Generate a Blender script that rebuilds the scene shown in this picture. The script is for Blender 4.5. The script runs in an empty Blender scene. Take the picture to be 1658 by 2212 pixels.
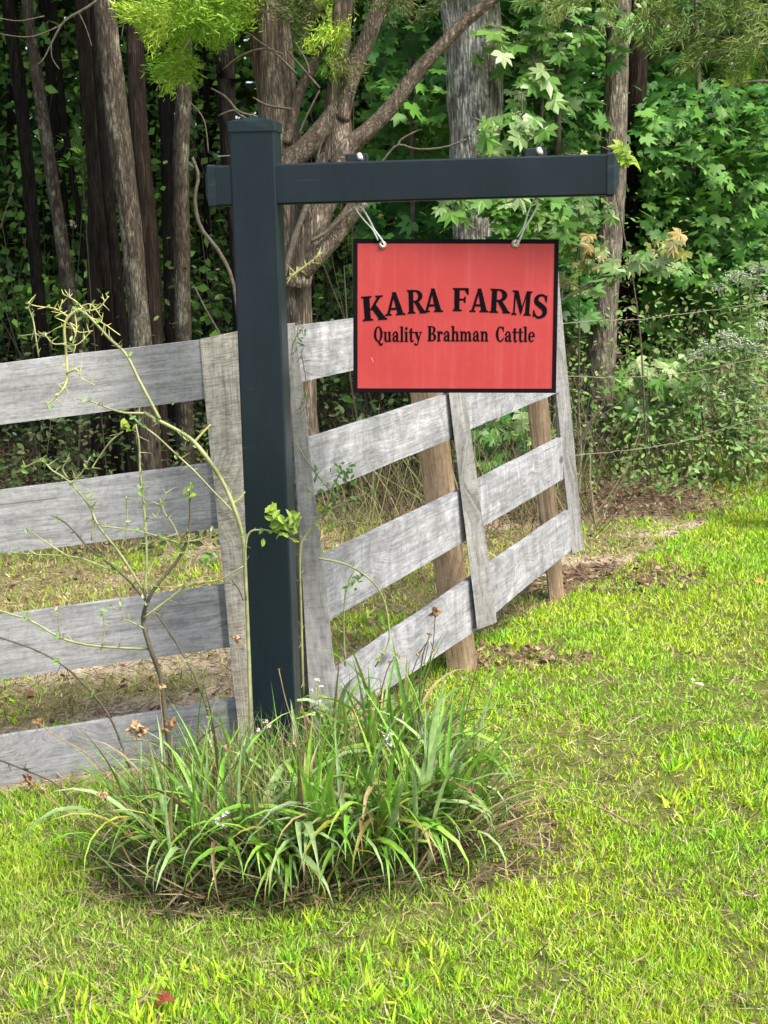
import bpy, math, random
import numpy as np
from mathutils import Vector, Matrix, noise as mnoise

random.seed(7)
RNG = np.random.default_rng(11)
scene = bpy.context.scene
COL = scene.collection

# ------------------------------------------------------------------ camera
F, CX, CY, WPX, HPX = 3320.0, 829.0, 1106.0, 1658.0, 2212.0     # focal length in units of a 1658 x 2212 frame
PITCH, ROLL, CAMZ = math.radians(10.0), 0.022, 1.60
CAM = Vector((0, 0, CAMZ))
_r0, _u0 = Vector((1, 0, 0)), Vector((0, math.sin(PITCH), math.cos(PITCH)))
FWD = Vector((0, math.cos(PITCH), -math.sin(PITCH)))
RIGHT = _r0 * math.cos(ROLL) - _u0 * math.sin(ROLL)
UP = _u0 * math.cos(ROLL) + _r0 * math.sin(ROLL)
cam_d = bpy.data.cameras.new('camera')
cam = bpy.data.objects.new('camera', cam_d); COL.objects.link(cam)
m = Matrix((RIGHT, UP, -FWD)).transposed().to_4x4(); m.translation = CAM
cam.matrix_world = m
cam_d.sensor_fit = 'VERTICAL'; cam_d.sensor_height = 24.0; cam_d.lens = 24.0 * F / HPX
cam_d.clip_start = 0.05; cam_d.clip_end = 1000
scene.camera = cam

# ------------------------------------------------------------------ light
SUN = Vector((0.46, -0.42, 0.80)).normalized()
world = bpy.data.worlds.new('World'); scene.world = world; world.use_nodes = True
wn = world.node_tree; bg = wn.nodes['Background']
sky = wn.nodes.new('ShaderNodeTexSky'); sky.sky_type = 'NISHITA'; sky.sun_disc = False
sky.sun_elevation = math.asin(SUN.z); sky.sun_rotation = math.atan2(SUN.x, SUN.y)
sky.air_density = 1.0; sky.dust_density = 4.0; sky.ozone_density = 1.0
wn.links.new(sky.outputs[0], bg.inputs[0]); bg.inputs[1].default_value = 0.15
sun_d = bpy.data.lights.new('sun', 'SUN'); sun_d.energy = 2.4; sun_d.angle = math.radians(18); sun_d.color = (1.0, 0.95, 0.86)
sun = bpy.data.objects.new('sun', sun_d); COL.objects.link(sun)
sun.rotation_euler = SUN.to_track_quat('Z', 'Y').to_euler(); sun.location = (0, 0, 20)
vs = scene.view_settings
vs.view_transform = 'Standard'; vs.look = 'None'; vs.gamma = 1.0; vs.use_curve_mapping = False; vs.exposure = 1.22
scene.cycles.max_bounces = 6; scene.cycles.transparent_max_bounces = 4
scene.cycles.use_denoising = True

# ------------------------------------------------------------------ helpers
def at(px, py, Y):
    d = RIGHT * ((px - CX) / F) + UP * (-(py - CY) / F) + FWD
    return CAM + d * (Y / d.y)
def mpp(Y):                       # metres per frame unit at depth Y
    return Y / math.cos(PITCH) / F * 0.985
def G(x, y):
    x = np.asarray(x, float); y = np.asarray(y, float)
    t = np.clip(-(x + 0.1), 0, 6)
    z = -0.075 * t * np.exp(-t / 9.0)
    z = z + 0.035 * np.clip(y - 9, 0, 40) * 0.6 + 7.0 * np.clip((y - 34) / 60, 0, 1) ** 1.3
    z = z + 0.035 * np.clip(x - 0.4, 0, 1) * np.clip(y - 6.5, 0, 5)
    z = z + 0.012 * np.sin(x * 2.1 + 0.7) * np.sin(y * 1.7) + 0.02 * np.sin(x * 0.6 - y * 0.45) * np.clip((y - 5) / 5, 0, 1)
    return z
def g(x, y): return float(G(x, y))
def fnoise(x, y, s, seed=0, octs=3):        # smooth 2d value noise in numpy
    x = np.asarray(x, float) * s; y = np.asarray(y, float) * s
    out = np.zeros_like(x); amp = 1.0; tot = 0
    for o in range(octs):
        xi = np.floor(x).astype(np.int64); yi = np.floor(y).astype(np.int64)
        xf = x - xi; yf = y - yi
        u = xf * xf * (3 - 2 * xf); v = yf * yf * (3 - 2 * yf)
        def h(a, b):
            n = (a * 374761393 + b * 668265263 + (seed + o * 17) * 2147483) & 0x7fffffff
            n = ((n ^ (n >> 13)) * 1274126177) & 0x7fffffff
            return ((n ^ (n >> 16)) & 0xffff) / 65535.0
        val = (h(xi, yi) * (1 - u) + h(xi + 1, yi) * u) * (1 - v) + (h(xi, yi + 1) * (1 - u) + h(xi + 1, yi + 1) * u) * v
        out = out + amp * val; tot += amp; amp *= 0.5; x = x * 2.03; y = y * 2.03
    return out / tot

def link(name, me, mat=None, parent=None, loc=None):
    o = bpy.data.objects.new(name, me); COL.objects.link(o)
    if mat is not None and me is not None and len(me.materials) == 0: me.materials.append(mat)
    if parent is not None: o.parent = parent
    if loc is not None: o.location = loc
    return o
def tag(o, label=None, cat=None, group=None, kind=None):
    if label: o['label'] = label
    if cat: o['category'] = cat
    if group: o['group'] = group
    if kind: o['kind'] = kind
    return o
def empty(name, loc, label, cat, group=None):
    o = bpy.data.objects.new(name, None); COL.objects.link(o); o.location = loc
    o.empty_display_size = 0.1
    return tag(o, label, cat, group)
def mesh(name, verts, faces, smooth=True, uvs=None):
    me = bpy.data.meshes.new(name); me.from_pydata([tuple(v) for v in verts], [], faces)
    if smooth: me.polygons.foreach_set('use_smooth', [True] * len(me.polygons))
    if uvs is not None:
        uv = me.uv_layers.new(name='UVMap')
        idx = np.empty(len(me.loops), dtype=np.int32); me.loops.foreach_get('vertex_index', idx)
        uv.data.foreach_set('uv', np.asarray(uvs, dtype=np.float32)[idx].ravel())
    me.update(); return me
def np_mesh(name, V, Fc, C=None, smooth=False):
    """V (n,3), Fc (m,k) all faces of k corners, C (n,3) colours."""
    me = bpy.data.meshes.new(name)
    n, (mf, k) = len(V), Fc.shape
    me.vertices.add(n); me.vertices.foreach_set('co', np.ascontiguousarray(V, dtype=np.float32).ravel())
    me.loops.add(mf * k); me.loops.foreach_set('vertex_index', np.ascontiguousarray(Fc, dtype=np.int32).ravel())
    me.polygons.add(mf); me.polygons.foreach_set('loop_start', np.arange(0, mf * k, k, dtype=np.int32))
    if smooth: me.polygons.foreach_set('use_smooth', np.ones(mf, dtype=bool))
    if C is not None:
        a = me.color_attributes.new('Col', 'FLOAT_COLOR', 'POINT')
        c4 = np.ones((n, 4), dtype=np.float32); c4[:, :3] = C
        a.data.foreach_set('color', c4.ravel())
    me.update(calc_edges=True); me.validate(); return me
def frames(nrm, spin):
    """rotation matrices (N,3,3): columns x,y,z with z = nrm, y spun by angle."""
    z = nrm / np.linalg.norm(nrm, axis=1, keepdims=True)
    a = np.where(np.abs(z[:, 2:3]) > 0.95, np.array([[1.0, 0, 0]]), np.array([[0, 0, 1.0]]))
    x = np.cross(a, z); x /= np.linalg.norm(x, axis=1, keepdims=True)
    y = np.cross(z, x)
    c, s = np.cos(spin)[:, None], np.sin(spin)[:, None]
    x2 = x * c + y * s; y2 = -x * s + y * c
    return np.stack([x2, y2, z], axis=2)
def scatter(name, tv, tf, R, pos, size, col, tint=None, smooth=False):
    """instances of a template baked to one mesh. size (N,) or (N,3)."""
    tv = np.asarray(tv, float); tf = np.asarray(tf, np.int64); N = len(pos)
    size = np.asarray(size, float)
    S = size[:, None] if size.ndim == 1 else size
    sc = tv[None] * S[:, None, :]
    V = np.einsum('nij,nkj->nki', R, sc) + pos[:, None, :]
    Fc = tf[None] + (np.arange(N) * len(tv))[:, None, None]
    C = np.repeat(col[:, None, :], len(tv), axis=1)
    if tint is not None: C = C * np.asarray(tint)[None, :, None]
    return np_mesh(name, V.reshape(-1, 3), Fc.reshape(-1, tf.shape[1]), C.reshape(-1, 3), smooth)

def catmull(pts, n):
    P = [Vector(p) for p in pts]
    if len(P) == 2: return [P[0].lerp(P[1], i / (n - 1)) for i in range(n)]
    P = [P[0] * 2 - P[1]] + P + [P[-1] * 2 - P[-2]]
    segs = len(P) - 3; out = []
    for i in range(n):
        u = i / (n - 1) * segs; k = min(int(u), segs - 1); t = u - k
        a, b, c, d = P[k:k + 4]
        out.append(0.5 * ((2 * b) + (c - a) * t + (2 * a - 5 * b + 4 * c - d) * t * t + (3 * b - a - 3 * c + d) * t ** 3))
    return out
def tube_geo(pts, radii, sides=8, rough=0.0, seed=0, cap=True, ridges=0, n=None):
    """swept tube; radii given at control points; returns verts, faces, uvs (u round, v along, metres)."""
    n = n or max(3, len(pts) * 4)
    path = catmull(pts, n)
    rr = np.interp(np.linspace(0, 1, n), np.linspace(0, 1, len(radii)), radii)
    verts, faces, uvs = [], [], []
    ref = Vector((0.31, 0.77, 0.55)); L = 0
    prevx = None
    for i, p in enumerate(path):
        t = (path[min(i + 1, n - 1)] - path[max(i - 1, 0)]).normalized()
        x = (prevx - t * prevx.dot(t)) if prevx is not None else ref.cross(t)
        if x.length < 1e-5: x = Vector((1, 0, 0)).cross(t)
        x.normalize(); y = t.cross(x); prevx = x
        if i: L += (p - path[i - 1]).length
        for k in range(sides):
            a = 2 * math.pi * k / sides; r = rr[i]
            if rough:
                q = Vector((math.cos(a) * 2.2 + seed, math.sin(a) * 2.2, L * 1.6 / max(0.06, rr[0] * 8)))
                r *= 1 + rough * mnoise.noise(q)
                if ridges:
                    q2 = Vector((math.cos(a) * ridges + seed, math.sin(a) * ridges, L * 5.0))
                    r *= 1 + 0.10 * mnoise.noise(q2)
            verts.append(p + (x * math.cos(a) + y * math.sin(a)) * r)
            uvs.append((a / (2 * math.pi) * 6.283 * rr[0], L))
    for i in range(n - 1):
        for k in range(sides):
            a = i * sides + k; b = i * sides + (k + 1) % sides
            faces.append((a, b, b + sides, a + sides))
    if cap:
        faces.append(tuple(range(sides - 1, -1, -1))); faces.append(tuple(range((n - 1) * sides, n * sides)))
    return verts, faces, uvs
def tube(name, pts, radii, mat, parent=None, origin=None, **kw):
    v, f, u = tube_geo(pts, radii, **kw)
    o0 = Vector(origin) if origin is not None else Vector((0, 0, 0))
    return link(name, mesh(name, [p - o0 for p in v], f, True, u), mat, parent)
class MB:
    def __init__(s): s.v, s.f, s.u = [], [], []
    def add(s, v, f, u=None):
        b = len(s.v); s.v += [Vector(p) for p in v]; s.f += [tuple(b + i for i in q) for q in f]
        s.u += list(u) if u is not None else [(0, 0)] * len(v)
    def tube(s, pts, radii, origin=(0, 0, 0), **kw):
        v, f, u = tube_geo(pts, radii, **kw); o = Vector(origin); s.add([p - o for p in v], f, u)
    def box(s, c, sx, sy, sz, M=None, bev=0.0):
        c = Vector(c); M = M or Matrix.Identity(3)
        vs_, fs = chamfer_box(sx, sy, sz, bev); s.add([M @ p + c for p in vs_], fs)
    def build(s, name, mat, parent=None, smooth=True): return link(name, mesh(name, s.v, s.f, smooth, s.u), mat, parent)
def chamfer_box(sx, sy, sz, b):
    hx, hy, hz = sx / 2, sy / 2, sz / 2
    if b <= 0:
        v = [Vector((x, y, z)) for x in (-hx, hx) for y in (-hy, hy) for z in (-hz, hz)]
        return v, [(0, 1, 3, 2), (4, 6, 7, 5), (0, 4, 5, 1), (2, 3, 7, 6), (0, 2, 6, 4), (1, 5, 7, 3)]
    ring = [(-hx + b, -hy), (hx - b, -hy), (hx, -hy + b), (hx, hy - b), (hx - b, hy), (-hx + b, hy), (-hx, hy - b), (-hx, -hy + b)]
    def shrink(p): return (p[0] * (hx - b) / hx, p[1] * (hy - b) / hy)
    v = [Vector((*shrink(p), -hz)) for p in ring] + [Vector((*p, -hz + b)) for p in ring] + [Vector((*p, hz - b)) for p in ring] + [Vector((*shrink(p), hz)) for p in ring]
    f = [tuple(range(7, -1, -1)), tuple(range(24, 32))]
    for L in range(3):
        for k in range(8): f.append((L * 8 + k, L * 8 + (k + 1) % 8, L * 8 + 8 + (k + 1) % 8, L * 8 + 8 + k))
    return v, f

# ------------------------------------------------------------------ materials
class NT:
    def __init__(s, name):
        s.m = bpy.data.materials.new(name); s.m.use_nodes = True; s.t = s.m.node_tree
        s.p = s.t.nodes['Principled BSDF']; s.out = s.t.nodes['Material Output']
    def n(s, t, **kw):
        nd = s.t.nodes.new(t)
        for k, v in kw.items():
            if k in nd.inputs: nd.inputs[k].default_value = v
            else: setattr(nd, k, v)
        return nd
    def l(s, a, b): s.t.links.new(a, b)
    def noise(s, vec, scale, detail=4, rough=0.6, dist=0.0):
        nd = s.n('ShaderNodeTexNoise'); nd.inputs['Scale'].default_value = scale; nd.inputs['Detail'].default_value = detail
        nd.inputs['Roughness'].default_value = rough; nd.inputs['Distortion'].default_value = dist
        if vec is not None: s.l(vec, nd.inputs['Vector'])
        return nd.outputs['Fac']
    def ramp(s, fac, stops):
        nd = s.n('ShaderNodeValToRGB'); e = nd.color_ramp.elements
        while len(e) < len(stops): e.new(0.5)
        for i, (p, c) in enumerate(stops):
            e[i].position = p; e[i].color = (*c, 1) if len(c) == 3 else c
        s.l(fac, nd.inputs[0]); return nd.outputs[0]
    def mix(s, fac, a, b, mode='MIX'):
        nd = s.n('ShaderNodeMix', data_type='RGBA', blend_type=mode)
        for sock, v in ((nd.inputs[0], fac), (nd.inputs[6], a), (nd.inputs[7], b)):
            if hasattr(v, 'node'): s.l(v, sock)
            elif isinstance(v, (int, float)): sock.default_value = v
            else: sock.default_value = (*v, 1)
        return nd.outputs[2]
    def mapping(s, vec, scale=(1, 1, 1), loc=(0, 0, 0)):
        nd = s.n('ShaderNodeMapping'); nd.inputs['Scale'].default_value = scale; nd.inputs['Location'].default_value = loc
        s.l(vec, nd.inputs['Vector']); return nd.outputs[0]
    def bump(s, h, strength, dist):
        nd = s.n('ShaderNodeBump'); nd.inputs['Strength'].default_value = strength; nd.inputs['Distance'].default_value = dist
        s.l(h, nd.inputs['Height']); s.l(nd.outputs[0], s.p.inputs['Normal'])
    def base(s, c):
        if hasattr(c, 'node'): s.l(c, s.p.inputs['Base Color'])
        else: s.p.inputs['Base Color'].default_value = (*c, 1)
    def set(s, rough=0.8, spec=0.3, metal=0.0):
        s.p.inputs['Roughness'].default_value = rough; s.p.inputs['Specular IOR Level'].default_value = spec; s.p.inputs['Metallic'].default_value = metal
        return s.m
def coord(nt, which): return nt.n('ShaderNodeTexCoord').outputs[which]

def leaf_mat(name, source='Col', transl=0.3, rough=0.5, spec=0.35, vary=0.0):
    t = NT(name)
    if source == 'Col': c = t.n('ShaderNodeVertexColor', layer_name='Col').outputs[0]
    elif source == 'obj': c = t.n('ShaderNodeObjectInfo').outputs['Color']
    else: c = source
    if vary:
        nz = t.noise(coord(t, 'Object'), vary, 3)
        c = t.mix(0.55, c, t.ramp(nz, [(0.3, (0.55, 0.5, 0.4)), (0.7, (1.3, 1.25, 1.1))]), 'MULTIPLY')
    t.base(c); t.set(rough, spec)
    tr = t.n('ShaderNodeBsdfTranslucent')
    if hasattr(c, 'node'): t.l(c, tr.inputs[0])
    else: tr.inputs[0].default_value = (*c, 1)
    mx = t.n('ShaderNodeMixShader'); mx.inputs[0].default_value = transl
    t.l(t.p.outputs[0], mx.inputs[1]); t.l(tr.outputs[0], mx.inputs[2]); t.l(mx.outputs[0], t.out.inputs[0])
    return t.m
M_FOL = leaf_mat('foliage', 'Col', 0.30, 0.5, 0.35)
M_GRASS = leaf_mat('grass_blade', 'Col', 0.20, 0.5, 0.3)
M_LEAF = leaf_mat('single_leaf', 'obj', 0.28, 0.38, 0.5, vary=40)
M_STRAP = leaf_mat('strap_leaf', 'obj', 0.25, 0.40, 0.45, vary=25)
M_DRY = leaf_mat('dry_matter', 'Col', 0.15, 0.9, 0.1)

def bark_mat(name, dark, light, scale=1.0, stretch=0.14, lichen=None, lich_amt=0.0, bump=0.012, seed=0.0):
    t = NT(name); oc = coord(t, 'Object')
    st = t.mapping(oc, (1, 1, stretch), (seed, seed * 2, seed))
    a = t.noise(st, 26 * scale, 6, 0.62, 0.4)
    b = t.noise(t.mapping(oc, (1, 1, stretch * 2.2), (3 + seed, 1, 2)), 70 * scale, 4, 0.65)
    vor = t.n('ShaderNodeTexVoronoi', feature='DISTANCE_TO_EDGE'); vor.inputs['Scale'].default_value = 22 * scale
    wob = t.mix(0.12, st, t.n('ShaderNodeTexNoise', Scale=9.0).outputs['Color'], 'ADD'); t.l(wob, vor.inputs['Vector'])
    crack = t.ramp(vor.outputs['Distance'], [(0.0, (0, 0, 0)), (0.10, (0.25, 0.25, 0.25)), (0.30, (1, 1, 1))])
    c = t.ramp(a, [(0.30, dark), (0.52, tuple((d + l_) / 2 for d, l_ in zip(dark, light))), (0.70, light)])
    c = t.mix(0.6, c, t.ramp(b, [(0.3, (0.35, 0.33, 0.3)), (0.65, (1.15, 1.12, 1.1))]), 'MULTIPLY')
    c = t.mix(0.62, c, crack, 'MULTIPLY')
    if lichen is not None:
        ln = t.noise(t.mapping(oc, (1, 1, 0.55), (7 + seed, 0, 0)), 9, 5, 0.7)
        lm = t.ramp(ln, [(0.60 - 0.2 * lich_amt, (0, 0, 0)), (0.66 - 0.15 * lich_amt, (1, 1, 1))])
        lm = t.mix(0.8, lm, crack, 'MULTIPLY')
        ml = t.mix(1.0, lm, t.ramp(b, [(0.35, (0.2, 0.2, 0.2)), (0.55, (1, 1, 1))]), 'MULTIPLY')
        c = t.mix(ml, c, lichen)
    t.base(c); t.set(0.95, 0.1)
    hh = t.mix(0.5, a, crack, 'MULTIPLY'); hh = t.mix(0.3, hh, b, 'ADD')
    t.bump(hh, 0.9, bump); return t.m
BARK_GREY = bark_mat('bark_grey_lichen', (0.055, 0.046, 0.035), (0.165, 0.142, 0.108), 1.5, 0.34, (0.22, 0.22, 0.16), 0.35, seed=1)
BARK_BROWN = bark_mat('bark_brown_stringy', (0.016, 0.012, 0.009), (0.062, 0.047, 0.034), 1.5, 0.13, None, seed=5)
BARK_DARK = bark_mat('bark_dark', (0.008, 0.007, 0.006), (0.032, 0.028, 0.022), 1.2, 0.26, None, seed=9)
BARK_OAK = bark_mat('bark_oak', (0.05, 0.045, 0.038), (0.50, 0.47, 0.40), 1.3, 0.16, (0.70, 0.70, 0.60), 0.9, 0.02, seed=3)
BARK_RIGHT = bark_mat('bark_furrowed_grey', (0.075, 0.063, 0.048), (0.46, 0.41, 0.325), 1.9, 0.24, (0.30, 0.31, 0.24), 0.2, 0.015, seed=13)
BARK_CEDAR = bark_mat('bark_cedar', (0.075, 0.060, 0.045), (0.35, 0.29, 0.22), 1.7, 0.085, (0.40, 0.35, 0.28), 0.25, 0.012, seed=17)
TWIG_GREY = bark_mat('twig_grey', (0.10, 0.085, 0.065), (0.30, 0.265, 0.21), 3.0, 0.3, None, bump=0.002)

def wood_mat(name, dark, mid, light, knots=True, saw=0.0, streak=0.0, rough=0.85):
    t = NT(name); uv = coord(t, 'UV'); oi = t.n('ShaderNodeObjectInfo').outputs['Random']
    off = t.n('ShaderNodeVectorMath', operation='SCALE'); cmb = t.n('ShaderNodeCombineXYZ')
    t.l(oi, cmb.inputs[0]); t.l(oi, cmb.inputs[1]); t.l(oi, cmb.inputs[2]); t.l(cmb.outputs[0], off.inputs[0]); off.inputs['Scale'].default_value = 37.0
    ad = t.n('ShaderNodeVectorMath', operation='ADD'); t.l(uv, ad.inputs[0]); t.l(off.outputs[0], ad.inputs[1]); v = ad.outputs[0]
    # knots distort the grain
    kv = t.n('ShaderNodeTexVoronoi'); kv.inputs['Scale'].default_value = 1.0
    t.l(t.mapping(v, (2.2, 4.5, 1)), kv.inputs['Vector'])
    kd = t.ramp(kv.outputs['Distance'], [(0.0, (1, 1, 1)), (0.16, (0.25, 0.25, 0.25)), (0.35, (0, 0, 0))])
    warp = t.mix(0.12, v, kd, 'ADD')
    g1 = t.noise(t.mapping(warp, (3.0, 46, 1)), 1.0, 6, 0.65, 0.5)
    g2 = t.noise(t.mapping(warp, (14, 210, 1)), 1.0, 3, 0.6, 0.3)
    blot = t.noise(t.mapping(v, (5, 9, 1)), 1.0, 5, 0.7)
    c = t.ramp(g1, [(0.28, dark), (0.48, mid), (0.72, light)])
    c = t.mix(0.42, c, t.ramp(g2, [(0.33, (0.35, 0.34, 0.33)), (0.5, (0.95, 0.95, 0.95)), (0.68, (1.25, 1.25, 1.25))]), 'MULTIPLY')
    fleck = t.noise(t.mapping(v, (60, 90, 1)), 1.0, 3, 0.7)
    c = t.mix(0.35, c, t.ramp(fleck, [(0.34, (0.4, 0.4, 0.4)), (0.48, (1, 1, 1)), (0.7, (1.3, 1.3, 1.3))]), 'MULTIPLY')
    crk = t.noise(t.mapping(warp, (2.2, 120, 1)), 1.0, 2, 0.5)
    c = t.mix(t.ramp(crk, [(0.26, (0.55, 0.55, 0.55)), (0.30, (0, 0, 0))]), c, tuple(x * 0.35 for x in dark))
    c = t.mix(0.5, c, t.ramp(blot, [(0.3, (0.55, 0.55, 0.54)), (0.7, (1.25, 1.25, 1.26))]), 'MULTIPLY')
    if streak:
        sn = t.noise(t.mapping(v, (17, 6.5, 1)), 1.0, 5, 0.65, 0.9)
        c = t.mix(streak, c, t.ramp(sn, [(0.38, (0.5, 0.51, 0.52)), (0.52, (0.95, 0.95, 0.95)), (0.68, (1.55, 1.56, 1.58))]), 'MULTIPLY')
    h = g1
    if saw:
        sw = t.noise(t.mapping(v, (150, 16, 1)), 1.0, 4, 0.6, 1.4)
        c = t.mix(saw, c, t.ramp(sw, [(0.38, (0.45, 0.43, 0.40)), (0.56, (1.2, 1.2, 1.2))]), 'MULTIPLY')
        h = t.mix(0.6, g1, sw)
    if knots:
        km = t.ramp(kv.outputs['Distance'], [(0.0, (1, 1, 1)), (0.05, (0.75, 0.75, 0.75)), (0.10, (0, 0, 0))])
        sel = t.ramp(t.noise(t.mapping(kv.outputs['Position'], (7, 7, 7)), 1.0, 0), [(0.50, (0, 0, 0)), (0.54, (1, 1, 1))])
        c = t.mix(t.mix(1.0, km, sel, 'MULTIPLY'), c, tuple(x * 0.35 for x in dark))
    t.base(c); t.set(rough, 0.2); t.bump(t.mix(0.35, h, g2), 0.7, 0.003); return t.m
WOOD = wood_mat('weathered_grey_wood', (0.20, 0.203, 0.207), (0.295, 0.298, 0.302), (0.37, 0.373, 0.378), True, 0.07, 0.10)
WOOD_STREAK = wood_mat('streaked_grey_wood', (0.19, 0.195, 0.205), (0.285, 0.291, 0.303), (0.37, 0.376, 0.39), True, 0.06, 0.50)
WOOD_SAWN = wood_mat('sawn_beige_wood', (0.30, 0.275, 0.225), (0.43, 0.40, 0.34), (0.56, 0.53, 0.47), False, 0.60, 0.0)
WOOD_BATTEN = wood_mat('batten_wood', (0.20, 0.195, 0.185), (0.31, 0.305, 0.295), (0.42, 0.415, 0.40), False, 0.20, 0.12)
WOOD_POST = wood_mat('brown_post_wood', (0.16, 0.11, 0.065), (0.37, 0.265, 0.165), (0.52, 0.40, 0.27), True, 0.0, 0.0)
WOOD_POST_GREY = wood_mat('brown_grey_plank', (0.12, 0.10, 0.075), (0.22, 0.19, 0.15), (0.34, 0.31, 0.26), False, 0.2, 0.0)

def vinyl():
    t = NT('black_vinyl'); oc = coord(t, 'Object')
    n1 = t.noise(t.mapping(oc, (1, 1, 0.3)), 5, 4); n2 = t.noise(t.mapping(oc, (1, 1, 0.05)), 160, 3)
    c = t.mix(t.ramp(n1, [(0.35, (0, 0, 0)), (0.75, (1, 1, 1))]), (0.005, 0.011, 0.016), (0.009, 0.017, 0.024))
    c = t.mix(0.25, c, t.ramp(n2, [(0.3, (0.6, 0.6, 0.6)), (0.7, (1.35, 1.35, 1.35))]), 'MULTIPLY')
    sc_ = t.noise(t.mapping(oc, (2.5, 2.5, 40)), 3.0, 2, 0.5, 1.5)
    c = t.mix(t.ramp(sc_, [(0.73, (0, 0, 0)), (0.78, (0.5, 0.5, 0.5))]), c, (0.09, 0.10, 0.10))
    t.base(c); t.set(0.42, 0.30)
    rr = t.ramp(n1, [(0.3, (0.34, 0.34, 0.34)), (0.7, (0.52, 0.52, 0.52))]); t.l(rr, t.p.inputs['Roughness'])
    t.bump(n2, 0.05, 0.002); return t.m
VINYL = vinyl()
def dusty():
    t = NT('faded_vinyl_cap'); oc = coord(t, 'Object')
    n1 = t.noise(t.mapping(oc, (1, 1, 3)), 18, 4, 0.6, 1.0)
    t.base(t.ramp(n1, [(0.4, (0.006, 0.016, 0.022)), (0.62, (0.014, 0.024, 0.027)), (0.8, (0.05, 0.06, 0.055))])); return t.set(0.5, 0.25)
VINYL_CAP = dusty()
def plain(name, c, rough=0.5, spec=0.4, metal=0.0, vary=0.0, scale=30):
    t = NT(name)
    if vary:
        nz = t.noise(coord(t, 'Object'), scale, 4)
        t.base(t.mix(1.0, c, t.ramp(nz, [(0.3, (1 - vary,) * 3), (0.7, (1 + vary,) * 3)]), 'MULTIPLY'))
    else: t.base(c)
    return t.set(rough, spec, metal)
def red_panel():
    t = NT('red_sign_face'); oc = coord(t, 'Object')
    n1 = t.noise(oc, 7, 4); n2 = t.noise(t.mapping(oc, (14, 1, 0.6)), 3, 3)
    c = t.mix(t.ramp(n1, [(0.35, (0, 0, 0)), (0.7, (1, 1, 1))]), (0.35, 0.031, 0.031), (0.385, 0.041, 0.040))
    c = t.mix(t.ramp(n2, [(0.52, (0, 0, 0)), (0.80, (0.30, 0.30, 0.30))]), c, (0.44, 0.11, 0.10))
    sp = t.noise(oc, 240, 2); c = t.mix(0.22, c, t.ramp(sp, [(0.35, (0.75, 0.75, 0.75)), (0.65, (1.15, 1.15, 1.15))]), 'MULTIPLY')
    t.base(c); return t.set(0.5, 0.35)
RED = red_panel()
BLACK = plain('black_print', (0.004, 0.003, 0.005), 0.75, 0.04)
BORDER = plain('black_border', (0.006, 0.004, 0.006), 0.7, 0.06)
BRASS = plain('brass_grommet', (0.52, 0.40, 0.22), 0.4, 0.5, 0.8, 0.2)
STEEL = plain('galvanised_steel', (0.66, 0.67, 0.66), 0.35, 0.5, 0.35, 0.15)
CLIP = plain('black_clip', (0.012, 0.016, 0.020), 0.4, 0.4)
BOLT = plain('zinc_bolt', (0.72, 0.72, 0.62), 0.35, 0.5, 0.5, 0.15)
WIRE = plain('rusty_wire', (0.25, 0.225, 0.17), 0.6, 0.4, 0.3, 0.3)
STEM_GREEN = plain('green_stem', (0.24, 0.255, 0.11), 0.5, 0.4, 0, 0.35, 25)
STEM_YELLOW = plain('yellow_green_stem', (0.42, 0.42, 0.14), 0.5, 0.4, 0, 0.3, 25)
STEM_DARK = plain('dark_stem', (0.085, 0.075, 0.05), 0.7, 0.2, 0, 0.4, 25)
STALK = plain('dry_stalk', (0.26, 0.19, 0.11), 0.85, 0.1, 0, 0.4, 60)
SEED = plain('dry_seed_head', (0.36, 0.25, 0.15), 0.9, 0.1, 0, 0.5, 90)
SEED_DARK = plain('brown_seed_pod', (0.22, 0.125, 0.065), 0.9, 0.1, 0, 0.5, 90)
PETAL_PINK = plain('pale_pink_bloom', (0.70, 0.42, 0.45), 0.7, 0.2, 0, 0.2, 200)
PETAL_DULL = plain('dull_white_bloom', (0.40, 0.45, 0.34), 0.8, 0.15, 0, 0.25, 200)
PETAL = plain('white_bloom', (0.62, 0.64, 0.56), 0.8, 0.15, 0, 0.2, 200)

# ------------------------------------------------------------------ ground sheet
def bed_mask(x, y):           # dead thatch round the plants at the foot of the sign post
    d = ((x + 0.20) / 0.72) ** 2 + ((y - 3.98) / 0.52) ** 2 + (fnoise(x, y, 3.2, 5) - 0.5) * 1.3
    return np.clip((1.12 - d) / 0.35, 0, 1)
def fence_y(x):               # line of the fence in plan
    return np.where(x < -0.42, 4.75 + (x + 0.42) * 0.17, 4.85 + (x + 0.42) * 1.55)
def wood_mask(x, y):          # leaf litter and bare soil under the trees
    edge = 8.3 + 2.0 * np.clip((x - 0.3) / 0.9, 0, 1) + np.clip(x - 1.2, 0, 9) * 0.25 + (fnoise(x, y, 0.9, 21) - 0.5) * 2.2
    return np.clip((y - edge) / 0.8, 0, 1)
def litter_mask(x, y):        # the brown patch past the far fence post
    d = ((x - 1.35) / 0.85) ** 2 + ((y - 8.9) / 0.7) ** 2 + (fnoise(x, y, 2.0, 33) - 0.5) * 0.9
    d2 = ((x - 1.0) / 0.55) ** 2 + ((y - 7.05) / 0.40) ** 2 + (fnoise(x, y, 3.0, 35) - 0.5) * 1.2
    d3 = ((x - 0.5) / 0.38) ** 2 + ((y - 5.75) / 0.22) ** 2 + (fnoise(x, y, 3.0, 36) - 0.5) * 1.2
    return np.maximum(np.maximum(np.clip((1 - d) / 0.5, 0, 1), np.clip((0.85 - d2) / 0.5, 0, 1)), np.clip((0.8 - d3) / 0.5, 0, 1))
def behind_fence(x, y): return (y > fence_y(x)) & (y < 9.5) & (x < 1.9)
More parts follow.
